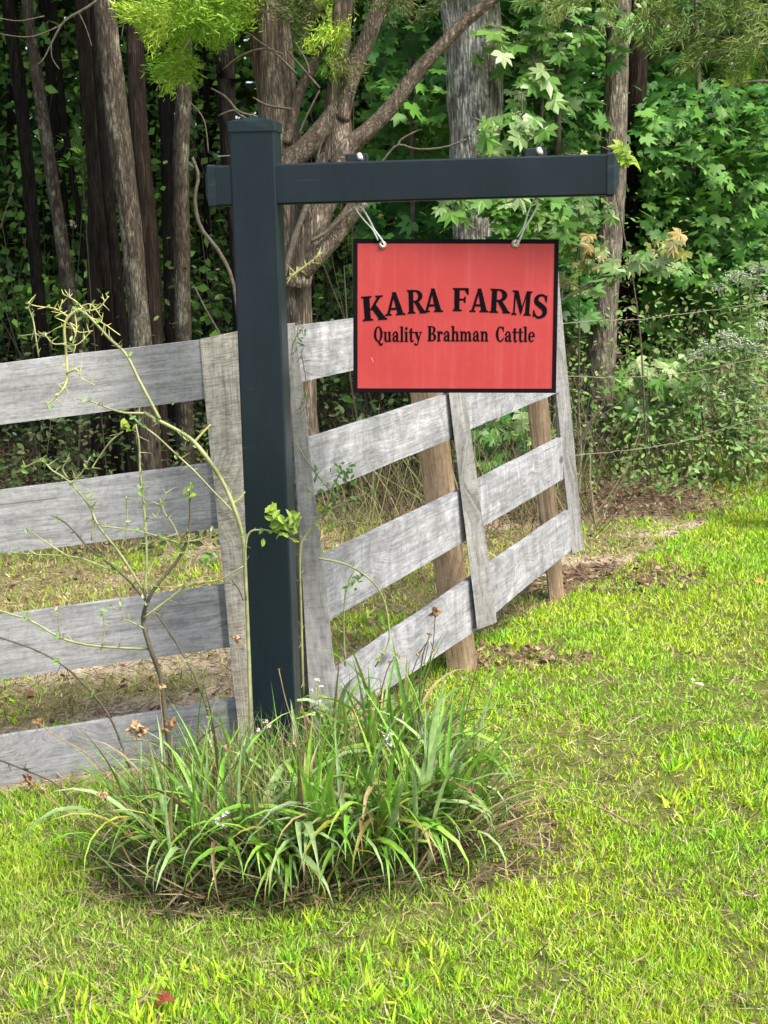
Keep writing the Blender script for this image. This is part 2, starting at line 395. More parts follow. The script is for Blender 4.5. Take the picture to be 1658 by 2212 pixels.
def sand_mask(x, y):
    n = fnoise(x * 0.5, y, 2.1, 41)
    return np.clip((n - 0.46) / 0.10, 0, 1) * behind_fence(x, y)

def ground_sheet():
    xs = np.unique(np.concatenate([np.linspace(-240, -9, 26), np.linspace(-9, 9, 181), np.linspace(9, 240, 26)]))
    ys = np.unique(np.concatenate([np.linspace(-200, -1, 20), np.linspace(-1, 15, 161), np.linspace(15, 40, 40), np.linspace(40, 320, 26)]))
    X, Y = np.meshgrid(xs, ys); X = X.ravel(); Y = Y.ravel(); Z = G(X, Y)
    V = np.stack([X, Y, Z], 1); nx, ny = len(xs), len(ys)
    i, j = np.meshgrid(np.arange(nx - 1), np.arange(ny - 1)); a = (j * nx + i).ravel()
    Fc = np.stack([a, a + 1, a + nx + 1, a + nx], 1)
    wood = wood_mask(X, Y); lit = litter_mask(X, Y); bed = bed_mask(X, Y); sand = sand_mask(X, Y)
    soil = np.array([0.105, 0.078, 0.048]); c = np.tile(np.array([0.155, 0.175, 0.045]), (len(X), 1))
    def blend(c, k, t): return c * (1 - k[:, None]) + np.asarray(t)[None] * k[:, None]
    c = blend(c, behind_fence(X, Y) * 0.8, (0.26, 0.21, 0.12)); c = blend(c, sand, (0.50, 0.41, 0.29))
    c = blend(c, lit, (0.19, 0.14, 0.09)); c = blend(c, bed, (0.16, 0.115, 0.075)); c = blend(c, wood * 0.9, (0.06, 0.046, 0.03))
    me = np_mesh('ground', V, Fc, c, True)
    t = NT('ground_soil'); oc = coord(t, 'Object'); vc = t.n('ShaderNodeVertexColor', layer_name='Col').outputs[0]
    n1 = t.noise(oc, 9, 6, 0.7); n2 = t.noise(oc, 70, 5, 0.7)
    col = t.mix(0.8, vc, t.ramp(n1, [(0.3, (0.5, 0.5, 0.5)), (0.7, (1.4, 1.4, 1.4))]), 'MULTIPLY')
    col = t.mix(0.8, col, t.ramp(n2, [(0.3, (0.45, 0.43, 0.4)), (0.7, (1.5, 1.5, 1.5))]), 'MULTIPLY')
    t.base(col); t.set(0.95, 0.1); t.bump(t.mix(0.5, n1, n2), 1.0, 0.03)
    o = link('ground', me, t.m); tag(o, 'patchy grassy soil running back into the woods', 'ground', kind='structure')
ground_sheet()

# ------------------------------------------------------------------ sign post
YP = 4.47
YAW = math.radians(-5.0)
RZ = Matrix.Rotation(YAW, 3, 'Z')
base_p = at(598, 1700, YP); pz0 = g(base_p.x, YP) - 0.05
top_p = at(550, 268, YP)
post_x = top_p.x
ztop = top_p.z
sp = empty('sign_post', (post_x, YP, pz0), 'black vinyl post with one crossbeam arm holding the red farm sign', 'sign post')
PW = 0.128
lean = (at(600, 1600, YP).x - post_x) / (ztop - at(600, 1600, YP).z)    # slight lean, as found
LM = Matrix(((1, 0, -lean), (0, 1, -0.012), (0, 0, 1)))
def SP(x, y, z): return LM @ (RZ @ Vector((x, y, 0)) + Vector((0, 0, z)))  # local to the post foot; lean applied
H = ztop - pz0
def sp_obj(name, v, f, mat, parent=sp, smooth=False):
    return link(name, mesh(name, v, f, smooth), mat, parent)
# the foot stands so that the top meets its place
foot = Vector((post_x + lean * H, YP + 0.012 * H, pz0)); sp.location = foot
def chamf_prism(w, d, z0, z1, b, cx=0, cy=0):
    ring = [(-w/2+b, -d/2), (w/2-b, -d/2), (w/2-b*.3, -d/2+b*.3), (w/2, -d/2+b), (w/2, d/2-b), (w/2-b, d/2), (-w/2+b, d/2), (-w/2, d/2-b), (-w/2, -d/2+b), (-w/2+b*.3, -d/2+b*.3)]
    n = len(ring); v = [SP(cx + x, cy + y, z) for z in (z0, z1) for x, y in ring]
    f = [(k, (k + 1) % n, n + (k + 1) % n, n + k) for k in range(n)] + [tuple(range(n - 1, -1, -1)), tuple(range(n, 2 * n))]
    return v, f
v, f = chamf_prism(PW, PW, 0, H, 0.005); sp_obj('post', v, f, VINYL)
v, f = chamf_prism(PW + 0.008, PW + 0.008, H - 0.024, H + 0.004, 0.005)
ap = len(v); v.append(SP(0, 0, H + 0.022)); f = f[:-1] + [(10 + k, 10 + (k + 1) % 10, ap) for k in range(10)]
sp_obj('post_cap', v, f, VINYL_CAP)
# crossbeam: passes through the post near its front face
zb = H - (at(550, 250, YP).z - at(550, 402, YP).z); zb = at(640, 399, YP).z - pz0
BH, BD, BY = 0.112, 0.088, -0.016
xl = (at(470, 400, YP).x - post_x) / math.cos(YAW); xr = (at(1311, 384, YP - 0.08).x - post_x) / math.cos(YAW)
rise = 0.004
def beam_box(x0, x1, h, d, b, cy):
    ring = [(-d/2, -h/2+b), (-d/2+b, -h/2), (d/2-b, -h/2), (d/2, -h/2+b), (d/2, h/2-b), (d/2-b, h/2), (-d/2+b, h/2), (-d/2, h/2-b)]
    v = [SP(x, cy + y, zb + z + rise * x) for x in (x0, x1) for y, z in ring]
    f = [(k, (k + 1) % 8, 8 + (k + 1) % 8, 8 + k) for k in range(8)] + [tuple(range(7, -1, -1)), tuple(range(8, 16))]
    return v, f
v, f = beam_box(xl, xr, BH, BD, 0.005, BY); sp_obj('crossbeam', v, f, VINYL)
for sgn, x0 in ((-1, xl), (1, xr)):
    xa, xb = (x0 - 0.004, x0 + 0.014) if sgn > 0 else (x0 - 0.018, x0 + 0.004)
    v, f = beam_box(xa, xb, BH + 0.006, BD + 0.006, 0.005, BY)
    apx = (xb + 0.016) if sgn > 0 else (xa - 0.012)
    k0 = len(v); h2, d2 = BH * 0.22, BD * 0.22
    v += [SP(apx, BY + y, zb + z + rise * apx) for y, z in ((-d2, -h2), (d2, -h2), (d2, h2), (-d2, h2))]
    r = list(range(8, 16)) if sgn > 0 else list(range(0, 8))
    q = [k0, k0, k0 + 1, k0 + 1, k0 + 2, k0 + 2, k0 + 3, k0 + 3]
    f = f[:-2] + ([tuple(range(7, -1, -1))] if sgn > 0 else [tuple(range(8, 16))])
    for k in range(8):
        a, b = r[k], r[(k + 1) % 8]; p, s = q[k], q[(k + 1) % 8]
        f.append((a, b, s) if p == s else (a, b, s, p))
    f.append((k0, k0 + 1, k0 + 2, k0 + 3))
    sp_obj('end_cap', v, f, VINYL_CAP)
    # stray small hook behind the stub
def beam_pt(px): # beam-local x for a frame column
    return (at(px, 390, YP - 0.05).x - post_x) / math.cos(YAW)
eyes = []
for px, tilt in ((772, -0.5), (1155, 0.35)):
    bx_ = beam_pt(px); zt = zb + BH / 2 + rise * bx_
    mb = MB(); mb.box(SP(bx_, BY + 0.012, zt + 0.011), 0.062, 0.022, 0.026, LM @ RZ, 0.003)
    mb.box(SP(bx_ + 0.016, BY - 0.004, zt + 0.008), 0.014, 0.016, 0.018, LM @ RZ, 0.002)
    cl = mb.build('clip', CLIP, sp, False)
    mb = MB(); mb.tube([SP(bx_ + 0.008 * (1 if tilt > 0 else 1), BY - 0.012, zt + 0.020), SP(bx_ + 0.014, BY - 0.026, zt + 0.006)], [0.0075, 0.0085, 0.0075], sides=10, n=4)
    mb.build('bolt_head', BOLT, cl)
    zbot = zb - BH / 2 + rise * bx_
    mb = MB(); ring = [SP(bx_, BY + 0.008 * math.sin(a), zbot - 0.010 + 0.010 * math.cos(a)) for a in np.linspace(0, 2 * math.pi, 14)]
    mb.tube(ring, [0.0022, 0.0022], sides=6, n=24, cap=False)
    mb.build('eye_ring', STEEL, sp)
    eyes.append(foot + SP(bx_, BY, zbot - 0.018))
mb = MB(); mb.tube([SP(beam_pt(462), BY + 0.05, zb + BH / 2 + 0.030), SP(beam_pt(502), BY + 0.05, zb + BH / 2 + 0.032)], [0.0015, 0.0015], sides=5, n=4)
mb.build('wire_stub', STEEL, sp)

# ------------------------------------------------------------------ hanging sign
YS = 4.44
def SC(px, py): return at(px, py, YS)
c0 = (SC(757, 516) + SC(1206, 517) + SC(1201, 848) + SC(768, 848)) / 4
SW = ((SC(1206, 517) - SC(757, 516)).length + (SC(1201, 848) - SC(768, 848)).length) / 2
SH = ((SC(768, 848) - SC(757, 516)).length + (SC(1201, 848) - SC(1206, 517)).length) / 2
ex = (SC(1206, 517) - SC(757, 516)).normalized(); ez = Vector((0, 0.02, 1)) ; ez = (ez - ex * ez.dot(ex)).normalized(); ey = ez.cross(ex)
SM = Matrix((ex, ey, ez)).transposed().to_4x4(); SM.translation = c0
hs = empty('hanging_sign', c0, 'red rectangular hanging sign reading KARA FARMS Quality Brahman Cattle with black border', 'sign')
hs.matrix_world = SM
def flat_loc(me_name, v, f, mat, parent, smooth=False):
    return link(me_name, mesh(me_name, v, f, smooth), mat, parent)
TH = 0.004; BW = 0.0125
vb, fb = chamfer_box(SW - 0.002, TH, SH - 0.002, 0.0006)
panel = flat_loc('panel', vb, fb, RED, hs)
mb = MB()
for (x, z, w, h) in ((0, SH/2 - BW/2, SW, BW), (0, -SH/2 + BW/2, SW, BW), (-SW/2 + BW/2, 0, BW, SH - 2*BW), (SW/2 - BW/2, 0, BW, SH - 2*BW)):
    mb.box((x, 0, z), w, TH + 0.0024, h, None, 0.0008)
mb.build('border', BORDER, hs, False)
def sign_xy(px, py):
    p = SC(px, py) - c0; return p.dot(ex), p.dot(ez)
grom = []
for px, py in ((826, 529), (1113, 526)):
    x, z = sign_xy(px, py); mb = MB()
    ring = [Vector((x + 0.0085 * math.cos(a), -TH/2 - 0.0015, z + 0.0085 * math.sin(a))) for a in np.linspace(0, 2 * math.pi, 17)]
    mb.tube(ring, [0.0036, 0.0036], sides=8, n=32, cap=False)
    mb.build('grommet', BRASS, hs)
    mb = MB(); mb.add([(x + 0.006 * math.cos(a), -TH/2 - 0.0008, z + 0.006 * math.sin(a)) for a in np.linspace(0, 2 * math.pi, 13)[:-1]], [tuple(range(12))])
    mb.build('grommet_hole', BLACK, hs, False)
    grom.append(SM @ Vector((x, -TH / 2 - 0.004, z)))
# lettering -------------------------------------------------------
def st(pts, ws, n=14):                     # variable-width stroke -> quads
    P = catmull([Vector((x, y, 0)) for x, y in pts], n if len(pts) > 2 else 2); n = len(P)
    W = np.interp(np.linspace(0, 1, n), np.linspace(0, 1, len(ws)), ws); L, R_ = [], []
    for i in range(n):
        t = (P[min(i + 1, n - 1)] - P[max(i - 1, 0)]).normalized(); nn = Vector((-t.y, t.x, 0)) * W[i] / 2
        L.append(P[i] + nn); R_.append(P[i] - nn)
    return [[(L[i].x, L[i].y), (R_[i].x, R_[i].y), (R_[i + 1].x, R_[i + 1].y), (L[i + 1].x, L[i + 1].y)] for i in range(n - 1)]
def re(x0, y0, x1, y1): return [[(x0, y0), (x1, y0), (x1, y1), (x0, y1)]]
def po(*p): return [list(p)]
def serif(x0, x1, y, up): # bracketed foot or head
    d = 1 if up else -1
    return [[(x0, y), (x1, y), (x1 - 0.03, y + d * 0.075), (x0 + 0.03, y + d * 0.075)]]
def dot(cx, cy, r): return [[(cx + r * math.cos(a), cy + r * math.sin(a)) for a in np.linspace(0, 2 * math.pi, 13)[:-1]]]
def ring_(cx, cy, rx, ry, tx, ty, a0=0, a1=360, n=26):
    out = []; A = np.radians(np.linspace(a0, a1, n))
    for a, b in zip(A[:-1], A[1:]):
        out.append([(cx + rx*math.cos(a), cy + ry*math.sin(a)), (cx + rx*math.cos(b), cy + ry*math.sin(b)), (cx + (rx-tx)*math.cos(b), cy + (ry-ty)*math.sin(b)), (cx + (rx-tx)*math.cos(a), cy + (ry-ty)*math.sin(a))])
    return out
GL = {
 'K': (0.80, re(.10, 0, .31, 1) + serif(.02, .40, 0, True) + serif(.02, .40, 1, False) + po((.28,.40),(.40,.44),(.70,.95),(.58,.95)) + serif(.50,.78,1,False) + po((.34,.52),(.50,.66),(.83,.05),(.60,.02)) + serif(.54,.88,0,True)),
 'A': (0.80, po((.09,.04),(.20,.04),(.43,.90),(.36,1.0)) + po((.33,1.0),(.49,1.0),(.76,.04),(.52,.04)) + re(.20,.24,.58,.33) + serif(.00,.29,0,True) + serif(.43,.84,0,True)),
 'R': (0.84, re(.10,0,.31,1) + serif(.02,.40,0,True) + serif(.02,.30,1,False) + ring_(.38,.735,.35,.265,.20,.075,-90,90) + re(.28,.925,.40,1) + re(.28,.47,.40,.545) + po((.34,.50),(.54,.50),(.84,.05),(.62,.0)) + serif(.56,.90,0,True)),
 'F': (0.70, re(.10,0,.31,1) + serif(.02,.42,0,True) + serif(.02,.32,1,False) + re(.28,.905,.68,1) + po((.68,1),(.68,.70),(.64,.70),(.52,.91)) + re(.28,.46,.50,.545) + po((.56,.64),(.56,.36),(.52,.36),(.44,.50),(.52,.64))),
 'M': (0.98, re(.11,0,.19,1) + serif(.02,.29,0,True) + po((.08,1),(.30,1),(.56,.22),(.46,.02)) + po((.44,.06),(.50,.06),(.76,1),(.69,1)) + re(.68,0,.88,1) + serif(.60,.97,0,True) + serif(.01,.25,1,False) + serif(.72,.97,1,False)),
 'S': (0.62, st([(.53,.80),(.44,.93),(.28,.95),(.14,.84),(.15,.66),(.32,.53),(.48,.40),(.50,.20),(.36,.06),(.20,.06),(.08,.22)], [.06,.09,.10,.15,.20,.22,.21,.17,.11,.09,.06], 34) + po((.56,.98),(.56,.68),(.52,.68),(.44,.88)) + po((.04,.02),(.04,.34),(.08,.34),(.16,.12))),
 'Q': (0.74, ring_(.38,.5,.34,.51,.19,.07) + st([(.26,.10),(.42,.02),(.52,-.16),(.68,-.17),(.74,-.06)], [.06,.12,.16,.12,.04], 14)),
 'B': (0.74, re(.10,0,.31,1) + serif(.02,.30,0,True) + serif(.02,.30,1,False) + ring_(.36,.745,.30,.255,.18,.07,-90,90) + ring_(.38,.265,.33,.265,.20,.07,-90,90) + re(.28,.93,.38,1) + re(.28,.465,.38,.535) + re(.28,0,.38,.07)),
 'C': (0.68, ring_(.40,.5,.36,.51,.20,.075,48,312) + po((.60,.99),(.66,.99),(.66,.64),(.62,.64),(.54,.86)) + po((.54,.12),(.62,.30),(.67,.28),(.60,.08))),
 'u': (0.66, re(.10,.12,.27,.66) + po((.02,.66),(.14,.66),(.14,.57),(.02,.60)) + st([(.185,.16),(.22,.05),(.33,.03),(.45,.13)], [.16,.13,.09,.05]) + re(.42,0,.59,.66) + po((.35,.66),(.46,.66),(.46,.57),(.35,.60)) + po((.55,.0),(.66,.02),(.66,.08),(.57,.09))),
 'a': (0.62, re(.34,.08,.51,.50) + st([(.12,.50),(.22,.63),(.36,.63),(.425,.50)], [.10,.09,.10,.17]) + dot(.14,.48,.085) + st([(.40,.38),(.24,.34),(.13,.22),(.17,.08),(.30,.05),(.40,.16)], [.06,.10,.17,.15,.09,.05]) + st([(.425,.12),(.48,.03),(.60,.06)], [.16,.10,.05])),
 'l': (0.34, re(.08,0,.25,1) + po((.0,1),(.12,1),(.12,.91),(.0,.94)) + serif(.0,.33,0,True)),
 'i': (0.34, re(.08,0,.25,.66) + po((.0,.66),(.12,.66),(.12,.57),(.0,.60)) + serif(.0,.33,0,True) + dot(.165,.86,.105)),
 't': (0.42, re(.10,.10,.27,.86) + po((.10,.86),(.27,.86),(.27,.90),(.22,.90)) + re(.0,.58,.40,.66) + st([(.185,.14),(.22,.04),(.32,.03),(.41,.12)], [.16,.13,.09,.05])),
 'y': (0.60, po((.05,.62),(.25,.62),(.40,.16),(.30,.0)) + po((.47,.62),(.55,.62),(.36,.0),(.29,.06)) + serif(-.02,.32,.66,False) + serif(.38,.62,.66,False) + st([(.33,.06),(.27,-.14),(.17,-.21),(.07,-.17)], [.08,.09,.09,.06]) + dot(.08,-.15,.075)),
 'r': (0.48, re(.08,0,.25,.66) + po((.0,.66),(.12,.66),(.12,.57),(.0,.60)) + serif(.0,.34,0,True) + st([(.23,.44),(.29,.60),(.40,.60)], [.05,.09,.11]) + dot(.41,.55,.085)),
 'h': (0.66, re(.08,0,.25,1) + po((.0,1),(.12,1),(.12,.91),(.0,.94)) + serif(.0,.33,0,True) + st([(.23,.48),(.32,.61),(.44,.58),(.49,.44)], [.05,.09,.13,.17]) + re(.405,0,.575,.46) + serif(.34,.66,0,True)),
 'n': (0.66, re(.08,0,.25,.66) + po((.0,.66),(.12,.66),(.12,.57),(.0,.60)) + serif(.0,.33,0,True) + st([(.23,.48),(.32,.61),(.44,.58),(.49,.44)], [.05,.09,.13,.17]) + re(.405,0,.575,.46) + serif(.34,.66,0,True)),
 'm': (0.97, re(.08,0,.25,.66) + po((.0,.66),(.12,.66),(.12,.57),(.0,.60)) + serif(.0,.33,0,True) + st([(.23,.48),(.32,.61),(.43,.58),(.48,.44)], [.05,.09,.13,.16]) + re(.40,0,.56,.46) + serif(.35,.61,0,True) + st([(.54,.48),(.63,.61),(.75,.58),(.80,.44)], [.05,.09,.13,.17]) + re(.715,0,.885,.46) + serif(.65,.97,0,True)),
 'e': (0.56, ring_(.29,.33,.26,.345,.165,.06,0,318) + re(.10,.31,.545,.375)),
}
lettering = None
def letter(ch, x, z, sx, sz, rot, k):
    adv, polys = GL[ch]; mb = MB(); c, s = math.cos(rot), math.sin(rot); yoff = -TH / 2 - 0.0012
    for i, p in enumerate(polys):
        q = []
        for (u, w) in p:
            X_, Z_ = (u - adv / 2) * sx, w * sz
            q.append((x + X_ * c - Z_ * s, yoff - i * 0.000004, z + X_ * s + Z_ * c))
        mb.add(q, [tuple(range(len(q)))])
    mb.build('letter', BLACK, panel, False)
def arch_line(text, centers, sz_of, base_of, rot_of, sx):
    for k, ch in enumerate(text):
        if ch != ' ': letter(ch, centers[k][0], base_of(k), sx * centers[k][1] / GL[ch][0] , sz_of(k), rot_of(k), k)
# measured boxes (frame units): x0, x1 per letter, baseline y, height
KF = [('K', 782, 838, 692, 53), ('A', 830, 877, 681, 50), ('R', 879, 922, 677, 51), ('A', 913, 958, 674, 51), ('F', 976, 1012, 672, 50), ('A', 1012, 1056, 674, 51), ('R', 1055, 1103, 676, 52), ('M', 1102, 1147, 681, 53), ('S', 1149, 1180, 688, 53)]
for k, (ch, x0, x1, yb, hh) in enumerate(KF):
    xa, za = sign_xy(x0, yb); xb, _ = sign_xy(x1, yb); _, z1 = sign_xy((x0 + x1) / 2, yb - hh)
    xc = (xa + xb) / 2; rot = -(xc / (SW / 2)) * 0.095
    lo, hi = min(u for p in GL[ch][1] for u, _ in p), max(u for p in GL[ch][1] for u, _ in p)
    sx = (xb - xa) / (hi - lo); xc += ((GL[ch][0]) / 2 - (lo + hi) / 2) * sx
    letter(ch, xc, za, sx * 0.97, (z1 - za), rot, k)
L2 = [('Q', 806, 0), ('u', 840, 0), ('a', 863, 0), ('l', 0, 0), ('i', 0, 0), ('t', 0, 0), ('y', 0, 0)]
def line(text, px0, px1, yb, cap):
    W_ = sum(GL[c][0] for c in text) ; xa, za = sign_xy(px0, yb); xb, _ = sign_xy(px1, yb); _, z1 = sign_xy(px0, yb - cap)
    sx = (xb - xa) / W_; x = xa
    for c in text:
        letter(c, x + GL[c][0] * sx / 2, za, sx * 0.98, (z1 - za), 0, 0); x += GL[c][0] * sx
line('Quality', 806, 911, 738, 33); line('Brahman', 922, 1055, 737, 33); line('Cattle', 1069, 1155, 738, 33)
# scuffs on the face
mb = MB()
for (xa, ya, xb, yb) in ((802, 772, 806, 783), (820, 838, 826, 846)):
    p = Vector((*sign_xy(xa, ya), 0)); q = Vector((*sign_xy(xb, yb), 0)); w = 0.0008
    mb.add([(p.x - w, -TH/2 - 0.0007, p.y), (p.x + w, -TH/2 - 0.0007, p.y), (q.x + w*.4, -TH/2 - 0.0007, q.y), (q.x - w*.4, -TH/2 - 0.0007, q.y)], [(0, 1, 2, 3)])
mb.build('scuff', plain('pale_scuff', (0.75, 0.42, 0.36), 0.7), panel, False)
# snap hooks
for i, (lab) in enumerate(('silver snap hook slanting from the beam to the grommet above the letters KA', 'silver snap hook slanting from the beam to the grommet above the letters RM')):
    a, b = eyes[i] + Vector((0, -0.004, 0.006)), grom[i] + Vector((0, -0.003, 0))
    d = b - a; n_ = d.cross(Vector((0, 1, 0))).normalized()
    hk = empty('snap_hook', a, lab, 'hook', 'hooks holding up the sign')
    def lp(t, s): return d * t + n_ * s
    mb = MB(); mb.tube([lp(0.0, 0.006), lp(0.10, 0.009), lp(0.34, 0.008), lp(0.62, 0.004), lp(0.90, 0.006), lp(1.03, 0.003), lp(1.03, -0.003), lp(0.95, -0.005)], [0.0028] * 8, sides=8, n=30)
    mb.build('hook_body', STEEL, hk)
    mb = MB(); mb.tube([lp(0.0, 0.006), lp(-0.06, 0.0), lp(0.02, -0.008), lp(0.30, -0.006), lp(0.60, 0.0), lp(0.86, -0.004)], [0.0022] * 6, sides=8, n=24)
    mb.build('gate', STEEL, hk)

# ------------------------------------------------------------------ fence
def board(name, TL, TR, BR, BL, Yl, Yr, mat, parent, origin, thick=0.022, vertical=False, warp=0.004, seed=0, nl=14, nh=4):
    """a real plank: front face given by its four corners at depths Yl / Yr, extruded backwards."""
    tl, bl, tr, br = at(*TL, Yl), at(*BL, Yl), at(*TR, Yr), at(*BR, Yr)
    if vertical:  # u runs downwards; Yl = depth at top, Yr = depth at the foot
        tl, tr, bl, br = at(*TL, Yl), at(*TR, Yl + 0.0), at(*BL, Yr), at(*BR, Yr)
        a0, a1, b0, b1 = tl, tr, bl, br            # ends: top edge a0-a1, foot edge b0-b1
    else: a0, a1, b0, b1 = tl, bl, tr, br
    nrm = (b0 - a0).cross(a1 - a0).normalized()
    if nrm.y < 0: nrm = -nrm                        # pointing away from the camera
    Lm, Hm = (b0 - a0).length, (a1 - a0).length
    V, U, Fc = [], [], []
    for side in (0, 1):
        for i in range(nl + 1):
            for j in range(nh + 1):
                u, w = i / nl, j / nh
                p = a0.lerp(b0, u).lerp(a1.lerp(b1, u), w)
                wob = mnoise.noise(Vector((u * Lm * 1.7 + seed * 9.1, w * 1.1, seed)))
                p = p + nrm * (wob * warp + side * thick)
                if j in (0, nh):                    # edges a little wavy, corners eased
                    e = mnoise.noise(Vector((u * Lm * 4 + seed * 3.3, j * 2.0 + 7, seed))) * 0.0025
                    p = p + (a1 - a0).normalized() * e
                V.append(p - origin); U.append((u * Lm, w * Hm))
    st_ = (nl + 1) * (nh + 1)
    for i in range(nl):
        for j in range(nh):
            a = i * (nh + 1) + j; q = (a, a + nh + 1, a + nh + 2, a + 1)
            Fc.append(q); Fc.append(tuple(st_ + k for k in reversed(q)))
    edge = [i * (nh + 1) for i in range(nl + 1)] + [nl * (nh + 1) + j for j in range(1, nh + 1)] + [i * (nh + 1) + nh for i in range(nl - 1, -1, -1)] + [j for j in range(nh - 1, 0, -1)]
    for k in range(len(edge)):
        a, b = edge[k], edge[(k + 1) % len(edge)]; Fc.append((a, a + st_, b + st_, b))
    me = mesh(name, V, Fc, False, U)
    bm_fix(me); o = link(name, me, mat, parent); return o
import bmesh
def bm_fix(me):
    b = bmesh.new(); b.from_mesh(me); bmesh.ops.recalc_face_normals(b, faces=b.faces); b.to_mesh(me); b.free()

o1 = at(300, 1700, 4.75); o1.z = g(o1.x, o1.y)
lf = empty('board_fence', o1, 'weathered grey four-rail board fence behind the thorny stems, ending at a sawn batten', 'fence', 'weathered board fence')
def ext(p0, p1, x):           # point at frame column x on the line p0-p1
    t = (x - p0[0]) / (p1[0] - p0[0]); return (x, p0[1] + (p1[1] - p0[1]) * t)
LB = [((0, 785), (430, 735), (0, 918), (440, 862)), ((0, 1060), (465, 1000), (0, 1196), (480, 1140)), ((0, 1331), (495, 1263), (0, 1468), (515, 1395)), ((0, 1592), (505, 1513), (0, 1728), (520, 1648))]
XR = [560, 575, 590, 600]
for k, (t0, t1, b0, b1) in enumerate(LB):
    board('board', ext(t0, t1, -420), ext(t0, t1, XR[k] - 36), ext(b0, b1, XR[k] - 30), ext(b0, b1, -420), 4.58, 4.83, WOOD, lf, o1, 0.024, seed=k + 1, nl=24)
board('batten', (430, 733), (520, 714), (612, 1665), (524, 1672), 4.80, 4.78, WOOD_SAWN, lf, o1, 0.022, True, seed=8, nl=24)
board('post', (452, 745), (540, 732), (622, 1690), (540, 1690), 4.90, 4.88, WOOD_POST_GREY, lf, o1, 0.09, True, seed=9, nl=16)
board('post', (-300, 800), (-220, 792), (-190, 1800), (-270, 1800), 4.64, 4.62, WOOD_POST_GREY, lf, o1, 0.09, True, seed=19, nl=16)

o2 = at(1000, 1500, 5.5); o2.z = g(o2.x, o2.y)
rf = empty('board_fence', o2, 'weathered board fence wing running from behind the sign post to the woods', 'fence', 'weathered board fence')
YC, YM, YF = 4.86, 5.52, 6.65
S1 = [((624, 707), (755, 688), (641, 826), (756, 802)), ((654, 951), (964, 853), (674, 1071), (973, 949)), ((690, 1206), (991, 1061), (711, 1340), (1004, 1169)), ((725, 1450), (1015, 1252), (745, 1551), (1030, 1360))]
XE = [(625, 960), (640, 985), (672, 1010), (708, 1034)]
for k, (t0, t1, b0, b1) in enumerate(S1):
    xa, xb = XE[k]; d = (b0[0] - t0[0])
    board('board', ext(t0, t1, xa), ext(t0, t1, xb), ext(b0, b1, xb + 8), ext(b0, b1, xa + 8), YC, YM, WOOD_STREAK, rf, o2, 0.024, seed=k + 21, nl=16)
S2 = [((985, 640), (1190, 590), (1005, 745), (1196, 690)), ((1000, 832), (1195, 770), (1017, 927), (1195, 852)), ((1030, 1039), (1206, 949), (1046, 1136), (1213, 1037)), ((1057, 1222), (1222, 1107), (1070, 1323), (1233, 1189))]
XE2 = [(970, 1206), (992, 1212), (1016, 1222), (1040, 1240)]
for k, (t0, t1, b0, b1) in enumerate(S2):
    xa, xb = XE2[k]
    board('board', ext(t0, t1, xa), ext(t0, t1, xb), ext(b0, b1, xb + 4), ext(b0, b1, xa + 8), YM + 0.06, YF, WOOD_STREAK, rf, o2, 0.024, seed=k + 31, nl=14)
board('batten', (618, 700), (636, 698), (738, 1572), (672, 1575), YC - 0.04, YC - 0.05, WOOD_BATTEN, rf, o2, 0.03, True, seed=41, nl=20)
board('plank', (607, 704), (623, 702), (676, 1585), (638, 1588), YC + 0.045, YC + 0.03, WOOD_POST_GREY, rf, o2, 0.09, True, seed=42, nl=20)
board('batten', (950, 690), (982, 684), (1073, 1344), (1031, 1360), YM - 0.055, YM - 0.07, WOOD_BATTEN, rf, o2, 0.045, True, seed=43, nl=18)
board('batten', (1176, 600), (1206, 596), (1261, 1188), (1236, 1196), YF - 0.05, YF - 0.06, WOOD_BATTEN, rf, o2, 0.04, True, seed=44, nl=18)
board('post', (866, 700), (938, 690), (1042, 1535), (978, 1535), YM + 0.09, YM + 0.06, WOOD_POST, rf, o2, 0.10, True, seed=45, nl=18)
board('post', (1116, 640), (1166, 640), (1220, 1310), (1190, 1310), YF + 0.09, YF + 0.07, WOOD_POST, rf, o2, 0.09, True, seed=46, nl=18)

# barbed wire past the far post
wf = empty('wire_fence', at(1215, 1280, 6.8), 'loose strands of old barbed wire strung from the fence wing along the shrubs', 'wire fence')
wo = wf.location.copy()
for pts in ([(1205, 700, 6.75), (1300, 692, 7.2), (1380, 690, 7.5), (1458, 680, 7.9), (1550, 668, 8.3), (1660, 650, 8.7), (1900, 600, 9.6)],
            [(1212, 812, 6.75), (1350, 815, 7.4), (1500, 803, 8.0), (1575, 786, 8.4), (1660, 770, 8.7), (1900, 720, 9.6)],
            [(1225, 985, 6.75), (1360, 972, 7.4), (1469, 955, 7.9), (1541, 932, 8.2), (1660, 899, 8.7), (1900, 850, 9.6)]):
    P = [at(*p) - wo for p in pts]; path = catmull(P, 60)
    path = [p + Vector((0, 0, 0.006 * mnoise.noise(Vector((i * 0.6, len(pts), 0))))) for i, p in enumerate(path)]
    mb = MB(); mb.tube(path, [0.0021, 0.0021], sides=5, n=90); stn = mb.build('strand', WIRE, wf)
    for i in range(4, 58, 6):
        p = path[i]; bm_ = MB()
        for s in (-1, 1):
            bm_.tube([p + Vector((0, 0, 0)), p + Vector((0.006 * s, -0.006, 0.016 * s))], [0.0026, 0.001], sides=4, n=3)
        bm_.build('barb', WIRE, stn)


